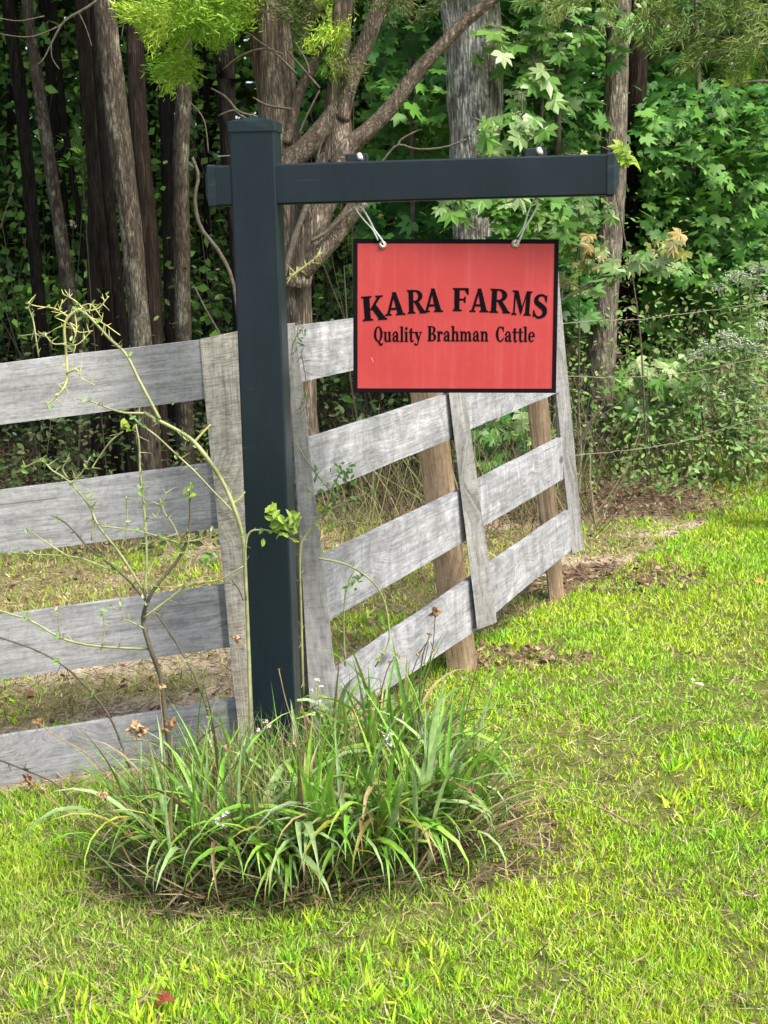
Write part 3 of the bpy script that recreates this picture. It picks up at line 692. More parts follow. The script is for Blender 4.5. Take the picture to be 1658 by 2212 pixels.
# ------------------------------------------------------------------ trees: trunks
CROWN_V = {}
def crown_mesh(kind):
    if kind in CROWN_V: return CROWN_V[kind]
    r = np.random.default_rng(100 + kind); N = 5200
    cl = r.normal(size=(90, 3)); cl /= np.linalg.norm(cl, axis=1, keepdims=True); cl *= (r.random((90, 1)) ** 0.45)
    ctr = cl[r.integers(0, 90, N)] * np.array([2.5, 2.5, 1.7]) + r.normal(size=(N, 3)) * 0.28
    nrm = r.normal(size=(N, 3)) * 0.6 + np.array([0, 0, 1.0])
    col = np.array([0.055, 0.095, 0.022])[None] * (0.5 + r.random((N, 1))) * np.array([1.0, 1.0, 1.0])
    tv = [(0, -.5, 0), (.32, -.05, .04), (0, .5, 0), (-.32, -.05, .04)]
    me = scatter('crown', tv, [(0, 1, 2, 3)], frames(nrm, r.random(N) * 6.28), ctr, 0.16 + 0.14 * r.random(N), col)
    me.materials.append(M_FOL); CROWN_V[kind] = me; return me
TREES = []
def tree(name, label, px, Y, wpx, bark, sides=18, rough=0.16, ridges=7, ztop_=8.2, group=None, crown=True, cat='tree', dY=0.0, nseg=34):
    """px: list of frame points down the trunk (top first)."""
    P = [at(x, y, Y + dY * i) for i, (x, y) in enumerate(px)]
    bot = P[-1]; d = (P[-1] - P[-2]); d = d / abs(d.z)
    gz = g(bot.x, bot.y); foot_ = Vector((bot.x + d.x * 0.4 * max(0, bot.z - gz), bot.y, gz - 0.1))
    topd = (P[0] - P[1]); topd = topd / max(0.05, abs(topd.z)); topd.x *= 0.5; topd.y = 0
    k = ztop_ - P[0].z; tops = [P[0] + topd * k, P[0] + topd * k * 0.5]
    P = tops + P + [foot_ + Vector((0, 0, 0.35)), foot_]
    rb = [w / 2 * mpp(Y) for w in wpx]
    rad = [rb[0] * 0.45, rb[0] * 0.8] + rb + [rb[-1] * 1.08, rb[-1] * 1.5]
    if len(rad) != len(P): rad = list(np.interp(np.linspace(0, 1, len(P)), np.linspace(0, 1, len(rad)), rad))
    P, rad = P[::-1], rad[::-1]
    t = empty(name, foot_, label, cat, group); seed = len(TREES) * 1.7
    v, f, u = tube_geo(P, rad, sides=sides, rough=rough, ridges=ridges, seed=seed, n=nseg)
    link('trunk', mesh('trunk', [p - foot_ for p in v], f, True, u), bark, t)
    if crown:
        c = link('crown', crown_mesh(len(TREES) % 4), None, t); c.location = Vector((P[-1].x, P[-1].y + 1.2, ztop_ - 0.3)) - foot_
        c.rotation_euler.z = seed * 2.1; s = 0.95 + 0.2 * random.random(); c.scale = (s, s, s)
    TREES.append(t); return t
GW = 'trunks in the woods behind the board fence'
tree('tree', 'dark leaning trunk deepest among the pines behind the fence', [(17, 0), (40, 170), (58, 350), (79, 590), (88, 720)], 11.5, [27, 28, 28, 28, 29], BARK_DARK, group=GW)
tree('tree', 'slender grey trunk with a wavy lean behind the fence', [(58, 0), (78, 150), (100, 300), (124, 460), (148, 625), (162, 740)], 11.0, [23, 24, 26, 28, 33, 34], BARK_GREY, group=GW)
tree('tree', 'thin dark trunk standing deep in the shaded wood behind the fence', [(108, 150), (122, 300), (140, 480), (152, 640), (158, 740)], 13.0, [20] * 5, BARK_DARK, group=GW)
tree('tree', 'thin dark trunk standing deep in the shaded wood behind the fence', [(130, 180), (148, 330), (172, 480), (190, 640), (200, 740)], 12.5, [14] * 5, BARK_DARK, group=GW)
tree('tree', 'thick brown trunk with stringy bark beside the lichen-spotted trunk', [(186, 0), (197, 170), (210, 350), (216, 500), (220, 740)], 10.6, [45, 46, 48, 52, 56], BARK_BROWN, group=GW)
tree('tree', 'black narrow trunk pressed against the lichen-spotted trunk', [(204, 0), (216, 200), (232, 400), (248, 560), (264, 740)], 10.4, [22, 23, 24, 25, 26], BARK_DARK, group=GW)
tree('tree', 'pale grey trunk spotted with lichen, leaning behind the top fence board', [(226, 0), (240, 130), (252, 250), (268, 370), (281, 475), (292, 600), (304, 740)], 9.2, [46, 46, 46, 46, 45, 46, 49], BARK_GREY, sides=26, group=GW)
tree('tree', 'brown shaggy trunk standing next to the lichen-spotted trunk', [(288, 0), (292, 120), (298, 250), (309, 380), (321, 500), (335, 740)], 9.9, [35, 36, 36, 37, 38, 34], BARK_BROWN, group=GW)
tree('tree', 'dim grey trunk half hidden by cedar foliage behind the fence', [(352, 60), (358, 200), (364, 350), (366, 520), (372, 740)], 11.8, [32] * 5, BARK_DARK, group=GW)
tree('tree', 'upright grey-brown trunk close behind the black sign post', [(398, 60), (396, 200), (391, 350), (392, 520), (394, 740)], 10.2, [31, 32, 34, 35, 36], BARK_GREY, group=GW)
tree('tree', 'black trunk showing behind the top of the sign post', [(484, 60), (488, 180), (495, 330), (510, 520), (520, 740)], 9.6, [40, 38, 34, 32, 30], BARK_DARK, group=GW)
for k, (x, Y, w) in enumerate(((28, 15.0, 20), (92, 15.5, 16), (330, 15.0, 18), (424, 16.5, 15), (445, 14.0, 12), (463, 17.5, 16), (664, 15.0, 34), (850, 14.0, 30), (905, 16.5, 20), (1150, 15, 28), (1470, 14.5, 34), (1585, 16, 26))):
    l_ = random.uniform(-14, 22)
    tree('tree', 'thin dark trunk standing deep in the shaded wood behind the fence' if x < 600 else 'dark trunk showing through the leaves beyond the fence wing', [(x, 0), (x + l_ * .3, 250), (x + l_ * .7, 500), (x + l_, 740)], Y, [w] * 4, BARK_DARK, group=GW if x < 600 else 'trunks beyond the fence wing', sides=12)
tree('oak_tree', 'thick oak with deeply furrowed grey bark and white lichen above the red sign', [(1012, -60), (1020, 100), (1024, 250), (1024, 400), (1026, 520), (1030, 760)], 9.8, [122, 118, 112, 100, 92, 96], BARK_OAK, sides=40, rough=0.10, ridges=16, nseg=60)
tree('tree', 'straight grey furrowed trunk standing past the free end of the crossbeam', [(1336, -60), (1333, 120), (1326, 280), (1318, 480), (1306, 640), (1296, 830), (1288, 940)], 10.0, [50, 50, 52, 56, 58, 62, 66], BARK_RIGHT, sides=30, rough=0.12, ridges=12, nseg=60)
tree('tree', 'dark brown trunk hidden behind the straight furrowed trunk', [(1374, 100), (1370, 250), (1366, 420), (1362, 560), (1352, 800)], 11.2, [46, 46, 48, 52, 56], BARK_BROWN, sides=18)

# the cedar with several twisted stems
def cedar():
    Y = 7.4; base = at(655, 1000, Y); base.z = g(base.x, base.y)
    t = empty('cedar_tree', base, 'twisted many-stemmed cedar with peeling reddish bark behind the sign post', 'tree')
    def stem_(name, px, w, parent=t, Yo=0.0, n=30, sides=18, mat=BARK_CEDAR):
        P = [at(x, y, Y + Yo) - base for x, y in px]; r = [a / 2 * mpp(Y) for a in w]
        v, f, u = tube_geo(P[::-1], r[::-1], sides=sides, rough=0.22, ridges=9, seed=px[0][0] * 0.01, n=n)
        return link(name, mesh(name, v, f, True, u), mat, parent)
    # older trunk close behind the post
    tr = stem_('trunk', [(572, -160), (578, 0), (588, 120), (598, 260), (608, 420), (628, 560), (644, 640), (652, 760), (660, 900), (664, 1010)], [60, 76, 84, 84, 80, 72, 58, 52, 54, 66], Yo=0.12, n=60, sides=26)
    stem_('stem', [(758, -220), (748, -60), (736, 60), (727, 200), (728, 300), (706, 400), (678, 480), (656, 540), (642, 620)], [32, 35, 38, 46, 64, 70, 70, 64, 52], Yo=-0.02, n=50, sides=22)
    stem_('limb', [(842, -120), (820, 0), (790, 90), (768, 140), (748, 200), (736, 260)], [30, 34, 36, 36, 36, 38], Yo=-0.05)
    stem_('limb', [(1180, -90), (1030, 25), (960, 92), (905, 150), (845, 230), (790, 285), (752, 320), (730, 360)], [18, 24, 26, 29, 32, 36, 44, 46], Yo=-0.08, n=40)
    stem_('limb', [(722, 235), (690, 285), (655, 325), (628, 345), (612, 360)], [30, 42, 44, 44, 36], Yo=-0.06)
    stem_('limb', [(700, 90), (672, 150), (646, 200), (632, 250), (618, 310)], [18, 22, 24, 26, 26], Yo=0.05)
    stem_('limb', [(780, 430), (742, 482), (710, 524), (676, 560), (652, 590)], [36, 38, 40, 40, 36], Yo=-0.05)
    stem_('limb', [(665, 440), (640, 500), (622, 560), (610, 600)], [12, 14, 14, 14], Yo=-0.10, sides=8, mat=TWIG_GREY)
    stem_('limb', [(760, 452), (728, 480), (700, 505), (672, 520)], [7, 8, 9, 9], Yo=-0.12, sides=6, mat=TWIG_GREY)
    # dead grey twigs
    for px in ([(1008, 300), (960, 318), (900, 322), (862, 312), (840, 330), (818, 360)], [(905, 280), (868, 300), (858, 316)], [(690, 195), (662, 250), (645, 290)], [(545, 210), (580, 228), (632, 236)], [(636, 90), (660, 130), (668, 160)], [(620, 110), (655, 150), (690, 190)], [(520, 60), (560, 90), (600, 120), (640, 160)],
               [(480, 150), (520, 120), (570, 105), (612, 118)], [(470, 250), (505, 238), (520, 250), (548, 262)], [(455, 190), (488, 210), (515, 240), (556, 252)], [(700, 330), (686, 344), (680, 366)], [(712, 262), (696, 300), (684, 345)]):
        stem_('twig', px, [3.5] + [5] * (len(px) - 2) + [6], Yo=-0.15, n=14, sides=5, mat=TWIG_GREY)
    # foliage sprays
    def sprays(name, boxes, cols, Yr, per, seed, ln=(0.06, 0.14)):
        r = np.random.default_rng(seed); pos, nrm, sp_, sz, col = [], [], [], [], []
        for (x0, y0, x1, y1, nclump) in boxes:
            for _ in range(nclump):
                c = at(r.uniform(x0, x1), r.uniform(y0, y1), Y + r.uniform(*Yr)); main = Vector((r.normal(), r.normal() * .5, -0.35 + r.normal() * .5)).normalized()
                cc = np.array(cols[r.integers(0, len(cols))]) * r.uniform(0.75, 1.25)
                for _ in range(per):
                    s = r.uniform(0, 0.16); d = (main + Vector(r.normal(size=3) * 0.55)).normalized()
                    p = c + main * s + Vector(r.normal(size=3) * 0.022)
                    pos.append(p - base); nrm.append(d); sp_.append(r.uniform(0, 6.28)); sz.append((0.0055 * r.uniform(.6, 1.3), 0.0055, r.uniform(*ln) * 0.30)); col.append(cc * r.uniform(.7, 1.3))
        tv = [(-.5, 0, 0), (.5, 0, 0), (.35, .1, .6), (0, 0, 1.0), (-.35, -.1, .6)]
        me = scatter(name, tv, [(0, 1, 2), (0, 2, 4), (4, 2, 3)], frames(np.array(nrm), np.array(sp_)), np.array(pos), np.array(sz), np.array(col))
        return link(name, me, M_FOL, t)
    bright = [(0.24, 0.42, 0.03), (0.31, 0.46, 0.04), (0.17, 0.34, 0.03)]; olive = [(0.11, 0.14, 0.035), (0.15, 0.16, 0.045), (0.08, 0.11, 0.03)]
    sprays('foliage', [(330, -90, 560, 10, 54), (335, 0, 440, 70, 22), (360, 60, 405, 150, 9), (430, 20, 520, 65, 10), (520, -80, 700, -10, 16), (700, 30, 750, 90, 4)], bright, (-0.5, 0.4), 260, 5)
    sprays('foliage', [(570, -30, 700, 40, 9), (680, 70, 740, 130, 4), (330, -320, 900, -110, 22), (800, -70, 980, 20, 12)], olive, (-0.3, 0.6), 160, 6)
    return t
cedar()
# second cedar: olive boughs hanging in at the upper right
def cedar_bough():
    Y = 7.9; base = at(1780, 1000, Y); base.z = g(base.x, base.y)
    t = empty('cedar_tree', base, 'olive cedar whose feathery boughs hang above the leafy maples', 'tree')
    tube('trunk', [Vector((0, 0, -0.1)), Vector((0.03, 0, 1.5)), Vector((-0.02, 0.05, 3.2)), Vector((0.02, 0, 6))], [0.11, 0.10, 0.08, 0.03], BARK_CEDAR, t, sides=14, rough=0.2, ridges=8, n=24)
    for px in ([(1790, 60), (1600, 80), (1500, 70), (1400, 30)], [(1790, 10), (1640, 30), (1540, 20), (1450, -20)], [(1780, 120), (1660, 95), (1560, 115), (1470, 140)], [(1780, 200), (1650, 175), (1560, 190)]):
        P = [at(x, y, Y - 0.1) - base for x, y in px]; tube('branch', P, [0.016, 0.010, 0.006, 0.002], TWIG_GREY, t, sides=6, n=16)
    r = np.random.default_rng(77); pos, nrm, sp_, sz, col = [], [], [], [], []
    for (x0, y0, x1, y1, k) in ((1370, -60, 1660, 40, 40), (1480, 20, 1660, 110, 20), (1180, -70, 1400, -10, 12)):
        for _ in range(k):
            c = at(r.uniform(x0, x1), r.uniform(y0, y1), Y + r.uniform(-.3, .3)); main = Vector((-0.5 + r.normal() * .6, r.normal() * .4, -0.5 + r.normal() * .3)).normalized(); cc = np.array([(0.15, 0.22, 0.045), (0.19, 0.26, 0.06), (0.10, 0.17, 0.035)][r.integers(0, 3)])
            for _ in range(110):
                d = (main + Vector(r.normal(size=3) * 0.5)).normalized(); p = c + main * r.uniform(0, .2) + Vector(r.normal(size=3) * 0.02)
                pos.append(p - base); nrm.append(d); sp_.append(r.uniform(0, 6.28)); sz.append((0.006, 0.006, r.uniform(.03, .065))); col.append(cc * r.uniform(.7, 1.3))
    tv = [(-.5, 0, 0), (.5, 0, 0), (.35, .1, .6), (0, 0, 1.0), (-.35, -.1, .6)]
    link('foliage', scatter('foliage', tv, [(0, 1, 2), (0, 2, 4), (4, 2, 3)], frames(np.array(nrm), np.array(sp_)), np.array(pos), np.array(sz), np.array(col)), M_FOL, t)
cedar_bough()

# ------------------------------------------------------------------ leaf templates
def maple_template():
    ang = [-90, -50, -28, 2, 18, 30, 52, 68, 90, 112, 128, 150, 162, 178, 208, 230]
    rad = [0.08, 0.34, 0.40, 0.56, 0.30, 0.52, 0.60, 0.34, 0.62, 0.34, 0.60, 0.52, 0.30, 0.56, 0.40, 0.34]
    rad = [0.10, 0.30, 0.44, 0.52, 0.27, 0.40, 0.60, 0.30, 0.66, 0.30, 0.60, 0.40, 0.27, 0.52, 0.44, 0.30]
    v = [(0, 0, 0.0)] + [(r * math.cos(math.radians(a)), r * math.sin(math.radians(a)), -0.28 * (r * math.cos(math.radians(a))) ** 2 - 0.10 * r * r + 0.02 * math.sin(a)) for a, r in zip(ang, rad)]
    n = len(ang); return v, [(0, 1 + i, 1 + (i + 1) % n) for i in range(n)]
MAPLE_V, MAPLE_F = maple_template()
OVAL_V = [(0, -.5, 0), (.20, -.25, .05), (.24, .05, .06), (.12, .35, .03), (0, .5, -.02), (-.12, .35, .03), (-.24, .05, .06), (-.20, -.25, .05), (0, 0, -.02)]
OVAL_F = [(8, i, (i + 1) % 8) for i in range(8)]
QUAD_V = [(0, -.5, 0), (.30, -.02, .06), (0, .5, 0), (-.30, -.02, .06)]; QUAD_F = [(0, 1, 2, 3)]
def maple_obj_mesh(k):
    r = random.Random(k); v = [(x * r.uniform(.92, 1.08), y * r.uniform(.92, 1.08), z * (0.6 + 1.1 * r.random()) + 0.05 * r.uniform(-1, 1)) for x, y, z in MAPLE_V]
    v += [(-0.012, -0.08, 0), (0.012, -0.08, 0), (0.01, -0.55, -0.16), (-0.01, -0.55, -0.16)]
    f = list(MAPLE_F) + [(17, 18, 19, 20)]
    me = mesh('leaf', v, f, False); me.materials.append(M_LEAF); return me
MAPLES = [maple_obj_mesh(k) for k in range(6)]
def place_leaf(parent, origin, p, size, nrm, spin, col, meshes=MAPLES, name='leaf'):
    o = bpy.data.objects.new(name, random.choice(meshes)); COL.objects.link(o); o.parent = parent
    z = Vector(nrm).normalized(); R_ = frames(np.array([z]), np.array([spin]))[0]
    M_ = Matrix(R_.tolist()).to_4x4(); M_.translation = p - origin
    o.matrix_basis = M_ @ Matrix.Scale(size, 4); o.color = (*col, 1); return o

GREENS = {'lit': [(0.16, 0.31, 0.065), (0.21, 0.36, 0.11), (0.12, 0.28, 0.045), (0.28, 0.40, 0.17)], 'yellow': [(0.30, 0.34, 0.09), (0.38, 0.38, 0.17), (0.20, 0.30, 0.07), (0.42, 0.33, 0.12)],  # leaf tones with light put in: lit sprays paler, shaded thickets dark
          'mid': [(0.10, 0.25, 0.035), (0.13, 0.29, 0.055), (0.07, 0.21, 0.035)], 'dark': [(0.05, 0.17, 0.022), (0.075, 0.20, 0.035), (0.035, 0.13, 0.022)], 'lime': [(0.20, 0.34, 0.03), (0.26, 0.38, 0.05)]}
def maple(label, stem_px, Y, sprays, group='maple saplings at the wood edge', crown_boxes=(), stem_w=0.014, seed=0, tone='mid', name='maple_sapling'):
    """sprays: list of (twig points in frame units, tone, leaf count, spread units, leaf size units)."""
    r = random.Random(seed); base = at(stem_px[-1][0], stem_px[-1][1], Y); base.z = g(base.x, base.y)
    t = empty(name, base, label, 'tree', group)
    P = [at(x, y, Y) - base for x, y in stem_px][::-1]; P = [Vector((P[0].x, P[0].y, -0.05))] + P[1:] if len(P) > 2 else P
    tube('trunk', P, [stem_w, stem_w * 0.8, stem_w * 0.5], TWIG_GREY, t, sides=8, n=20, rough=0.1)
    for twig, tn, cnt, spread, ls in sprays:
        TP = [at(x, y, Y - 0.12) for x, y in twig]
        br = tube('branch', [p - base for p in TP], [0.006, 0.004, 0.002], TWIG_GREY, t, sides=5, n=12)
        path = catmull(TP, 20)
        for k in range(cnt):
            p = path[int(r.random() ** 0.7 * 19.99)] + Vector((r.gauss(0, 1) * spread * mpp(Y), r.gauss(0, 0.10), r.gauss(0, 0.8) * spread * mpp(Y)))
            nrm = Vector((r.gauss(0, .45), -0.75 + r.gauss(0, .4), 0.75 + r.gauss(0, .35)))
            c = r.choice(GREENS[tn]); k2 = r.uniform(.75, 1.25)
            place_leaf(t, base, p, ls * mpp(Y) * r.uniform(.45, 1.25) / 1.1, nrm, math.pi + r.gauss(0, 0.7), tuple(x * k2 for x in c))
    pos, nr, sz, col = [], [], [], []
    R2 = np.random.default_rng(seed + 900)
    for (x0, y0, x1, y1, n_, tn, ya, yb, ls) in crown_boxes:
        for _ in range(n_):
            p = at(R2.uniform(x0, x1), R2.uniform(y0, y1), Y + R2.uniform(ya, yb))
            pos.append(p - base); nr.append((R2.normal() * .55, -0.5 + R2.normal() * .5, 0.8 + R2.normal() * .4)); sz.append(ls * mpp(Y) * R2.uniform(.35, 1.2))
            col.append(np.array(GREENS[tn][R2.integers(0, len(GREENS[tn]))]) * R2.uniform(.6, 1.3))
    if pos:
        pos = np.array(pos); me = scatter('crown', MAPLE_V, MAPLE_F, frames(np.array(nr), math.pi + R2.normal(size=len(pos)) * 1.0), pos, np.array(sz), np.array(col))
        c = link('crown', me, M_FOL, t)
    return t
# bright sprays above and right of the crossbeam
maple('maple sapling with bright star-shaped leaves hanging above the crossbeam', [(1180, -40), (1172, 200), (1160, 500), (1150, 1000)], 9.6, [
    ([(1200, 20), (1130, 70), (1070, 110)], 'lit', 26, 24, 62), ([(1200, 20), (1170, 100), (1140, 180)], 'lit', 26, 26, 56), ([(1150, 120), (1170, 190), (1200, 240)], 'lit', 16, 22, 50),
    ([(1200, 30), (1280, 60), (1350, 50)], 'lit', 22, 26, 54), ([(1300, 60), (1380, 55), (1430, 70)], 'lit', 14, 20, 50), ([(1200, 10), (1250, 60), (1290, 130)], 'mid', 14, 24, 50)],
    crown_boxes=[(1030, -260, 1420, 0, 260, 'mid', -.3, .6, 60), (1060, 60, 1330, 330, 170, 'mid', .2, 1.0, 52)], seed=1)
maple('low maple spray with broad pale leaves drooping just over the crossbeam clip', [(1128, 200), (1120, 420), (1110, 700), (1104, 1000)], 9.0, [
    ([(1128, 240), (1080, 262), (1040, 285)], 'lit', 14, 15, 62), ([(1128, 240), (1130, 280), (1150, 310)], 'lit', 13, 18, 60), ([(1118, 300), (1090, 320), (1060, 330)], 'lit', 8, 14, 58),
    ([(1115, 430), (1060, 450), (960, 450)], 'lit', 24, 18, 60), ([(1115, 440), (1150, 470), (1200, 500)], 'lit', 26, 24, 54), ([(1115, 440), (1130, 480), (1100, 500)], 'mid', 14, 22, 52)], seed=2, stem_w=0.010)
maple('sprig of lime maple leaves poking out beside the end cap of the crossbeam', [(1310, 300), (1330, 420), (1380, 700), (1400, 1000)], 9.2, [
    ([(1300, 318), (1330, 330), (1358, 345)], 'lime', 13, 13, 46), ([(1220, 332), (1250, 340), (1275, 345)], 'yellow', 8, 9, 34)], seed=3, stem_w=0.006)
maple('thin maple with yellowing leaves crowded along the red sign edge', [(1260, 440), (1252, 560), (1250, 800), (1246, 1010)], 9.2, [
    ([(1240, 440), (1260, 480), (1290, 460)], 'lit', 16, 20, 46), ([(1255, 480), (1262, 540), (1285, 560)], 'yellow', 22, 18, 38), ([(1250, 520), (1240, 580), (1228, 630)], 'yellow', 16, 14, 38), ([(1220, 470), (1225, 520), (1232, 560)], 'mid', 14, 14, 42)],
    crown_boxes=[(1205, 440, 1290, 700, 90, 'dark', .2, .8, 44)], seed=4, stem_w=0.007)
maple('arching maple branch tipped with pale silvery leaves in front of the furrowed trunk', [(1330, 585), (1262, 620), (1210, 655), (1202, 1000)], 8.9, [
    ([(1270, 615), (1330, 582), (1400, 560)], 'lit', 18, 15, 50), ([(1380, 570), (1420, 545), (1450, 525)], 'yellow', 16, 15, 42), ([(1400, 560), (1430, 570), (1465, 585)], 'lit', 13, 14, 46)], seed=5, stem_w=0.006)
maple('low maple bush with bright lobed leaves under the barbed wire', [(1420, 780), (1424, 860), (1428, 940), (1430, 1020)], 9.7, [
    ([(1420, 830), (1390, 800), (1360, 830)], 'lit', 14, 18, 50), ([(1420, 820), (1450, 790), (1490, 800)], 'lit', 26, 20, 50), ([(1430, 850), (1470, 850), (1500, 850)], 'lit', 14, 18, 46), ([(1420, 860), (1400, 890), (1440, 910)], 'mid', 14, 22, 46)],
    crown_boxes=[(1340, 780, 1520, 960, 110, 'mid', .1, .6, 44)], seed=6, stem_w=0.007)
maple('broad dark maple thicket filling the space past the furrowed trunk', [(1500, -100), (1510, 300), (1505, 700), (1500, 1000)], 11.2, [],
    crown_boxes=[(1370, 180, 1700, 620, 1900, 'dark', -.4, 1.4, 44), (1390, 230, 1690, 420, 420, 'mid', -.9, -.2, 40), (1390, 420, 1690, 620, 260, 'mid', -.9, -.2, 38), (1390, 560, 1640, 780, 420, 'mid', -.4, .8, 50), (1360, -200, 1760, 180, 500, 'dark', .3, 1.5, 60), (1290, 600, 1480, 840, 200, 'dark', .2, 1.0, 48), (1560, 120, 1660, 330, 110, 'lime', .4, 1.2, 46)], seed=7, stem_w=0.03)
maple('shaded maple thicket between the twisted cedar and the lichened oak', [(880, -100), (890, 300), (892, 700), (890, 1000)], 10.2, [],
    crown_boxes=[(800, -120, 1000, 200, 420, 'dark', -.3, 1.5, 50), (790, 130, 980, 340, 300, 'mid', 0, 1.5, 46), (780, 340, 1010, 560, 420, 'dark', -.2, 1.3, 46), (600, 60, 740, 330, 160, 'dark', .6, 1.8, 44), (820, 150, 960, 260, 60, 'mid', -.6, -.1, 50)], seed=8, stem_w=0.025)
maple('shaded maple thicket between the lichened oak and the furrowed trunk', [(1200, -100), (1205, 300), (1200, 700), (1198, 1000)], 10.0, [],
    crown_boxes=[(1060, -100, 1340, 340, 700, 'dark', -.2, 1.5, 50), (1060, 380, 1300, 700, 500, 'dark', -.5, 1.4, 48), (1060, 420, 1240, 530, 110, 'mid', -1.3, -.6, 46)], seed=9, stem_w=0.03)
maple('small maple seen through the fence gap under the red sign', [(1080, 870), (1078, 960), (1074, 1020), (1070, 1060)], 9.0, [
    ([(1075, 900), (1050, 930), (1035, 960)], 'mid', 14, 18, 48), ([(1078, 910), (1105, 925), (1130, 940)], 'lit', 13, 18, 44), ([(1075, 960), (1060, 990), (1050, 1010)], 'mid', 9, 16, 44)],
    crown_boxes=[(1010, 850, 1150, 1030, 110, 'dark', .2, .8, 44)], seed=10, stem_w=0.006)

# ------------------------------------------------------------------ far wood, canopy and undergrowth
def mass(name, label, pos, nrm, size, col, mat=M_FOL, tv=QUAD_V, tf=QUAD_F, kind='stuff', cat='foliage', rng=RNG):
    pos = np.asarray(pos)
    me = scatter(name, tv, tf, frames(nrm, rng.random(len(pos)) * 6.28), pos, size, col)
    o = link(name, me, mat); tag(o, label, cat, kind=kind); return o
def clumped(n, nclump, lo, hi, sd, rng):
    c = lo + rng.random((nclump, 3)) * (hi - lo); return c[rng.integers(0, nclump, n)] + rng.normal(size=(n, 3)) * sd
r = np.random.default_rng(51)
N = 80000
p = clumped(N, 1500, np.array([-13, 17.5, 0.2]), np.array([13, 33, 9.0]), np.array([0.7, 0.6, 0.45]), r)
p[:, 2] = np.maximum(p[:, 2], G(p[:, 0], p[:, 1]) + 0.05)
n_ = r.normal(size=(N, 3)) * 0.6 + np.array([0, -0.35, 0.8]); b = (0.5 + r.random((N, 1)) ** 2 * 1.2)
mass('distant_woods', 'dense dark green wood fading away behind the nearer trunks', p, n_, 0.20 + 0.22 * r.random(N), np.array([[0.06, 0.125, 0.022]]) * b, cat='woods', rng=r)
N = 26000  # trunkless leaf layer added overhead to keep the wood below dark
p = clumped(N, 420, np.array([-15, 10.5, 5.0]), np.array([15, 34, 8.5]), np.array([0.6, 0.6, 0.3]), r)
n_ = r.normal(size=(N, 3)) * 0.5 + np.array([0, 0, 1.0])
mass('shading_canopy', 'leafy canopy layer added overhead to shade the wood', p, n_, 0.24 + 0.22 * r.random(N), np.array([[0.05, 0.09, 0.022]]) * (0.6 + 0.8 * r.random((N, 1))), cat='canopy', rng=r)
# left understorey
N = 30000
p = clumped(N, 800, np.array([-6.5, 8.6, 0.0]), np.array([0.6, 16.5, 1.0]), np.array([0.22, 0.22, 0.16]), r)
h = np.abs(r.normal(size=N)) * 0.45 * (0.5 + fnoise(p[:, 0], p[:, 1], 0.8, 61)) * np.clip((p[:, 1] - 8.0) / 1.6, 0.15, 1.4)
p[:, 2] = G(p[:, 0], p[:, 1]) + 0.03 + h
n_ = r.normal(size=(N, 3)) * 0.5 + np.array([0, -0.3, 0.9])
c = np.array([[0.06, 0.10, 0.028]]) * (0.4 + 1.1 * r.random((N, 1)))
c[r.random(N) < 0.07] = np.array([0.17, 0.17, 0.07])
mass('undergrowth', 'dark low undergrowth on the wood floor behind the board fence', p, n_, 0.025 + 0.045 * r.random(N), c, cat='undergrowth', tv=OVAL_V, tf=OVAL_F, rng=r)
N = 24000
p = clumped(N, 460, np.array([-7.0, 11.5, 0.6]), np.array([1.0, 17.5, 5.2]), np.array([0.30, 0.30, 0.16]), r)
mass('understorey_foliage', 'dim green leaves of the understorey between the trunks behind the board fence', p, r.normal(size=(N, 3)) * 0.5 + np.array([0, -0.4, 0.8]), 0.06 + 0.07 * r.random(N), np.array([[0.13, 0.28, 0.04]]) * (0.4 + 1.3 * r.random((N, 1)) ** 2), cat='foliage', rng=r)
# right wood-edge weeds
N = 38000
p = clumped(N, 760, np.array([0.25, 8.4, 0.0]), np.array([6.0, 13.0, 1.0]), np.array([0.16, 0.18, 0.1]), r)
keep = p[:, 1] > 8.9 + np.clip(p[:, 0] - 1.2, 0, 9) * 0.10 - (fnoise(p[:, 0], p[:, 1], 1.5, 71) - 0.5) * 1.3
p = p[keep]; N = len(p)
h = np.abs(r.normal(size=N)) * 0.42 * (0.4 + fnoise(p[:, 0], p[:, 1], 1.1, 62)) * np.clip((p[:, 1] - 8.4) / 1.0, 0.2, 2.0)
p[:, 2] = G(p[:, 0], p[:, 1]) + 0.02 + h
c = np.array([[0.17, 0.31, 0.075]]) * (0.45 + 1.1 * r.random((N, 1))); s = r.random(N)
c[s < 0.16] = np.array([0.20, 0.23, 0.09]); c[(s > 0.16) & (s < 0.26)] = np.array([0.20, 0.15, 0.09])
mass('undergrowth', 'tangled green weeds at the wood edge under the barbed wire', p, r.normal(size=(N, 3)) * 0.5 + np.array([0, -0.4, 0.8]), 0.018 + 0.038 * r.random(N), c, cat='undergrowth', tv=OVAL_V, tf=OVAL_F, rng=r)
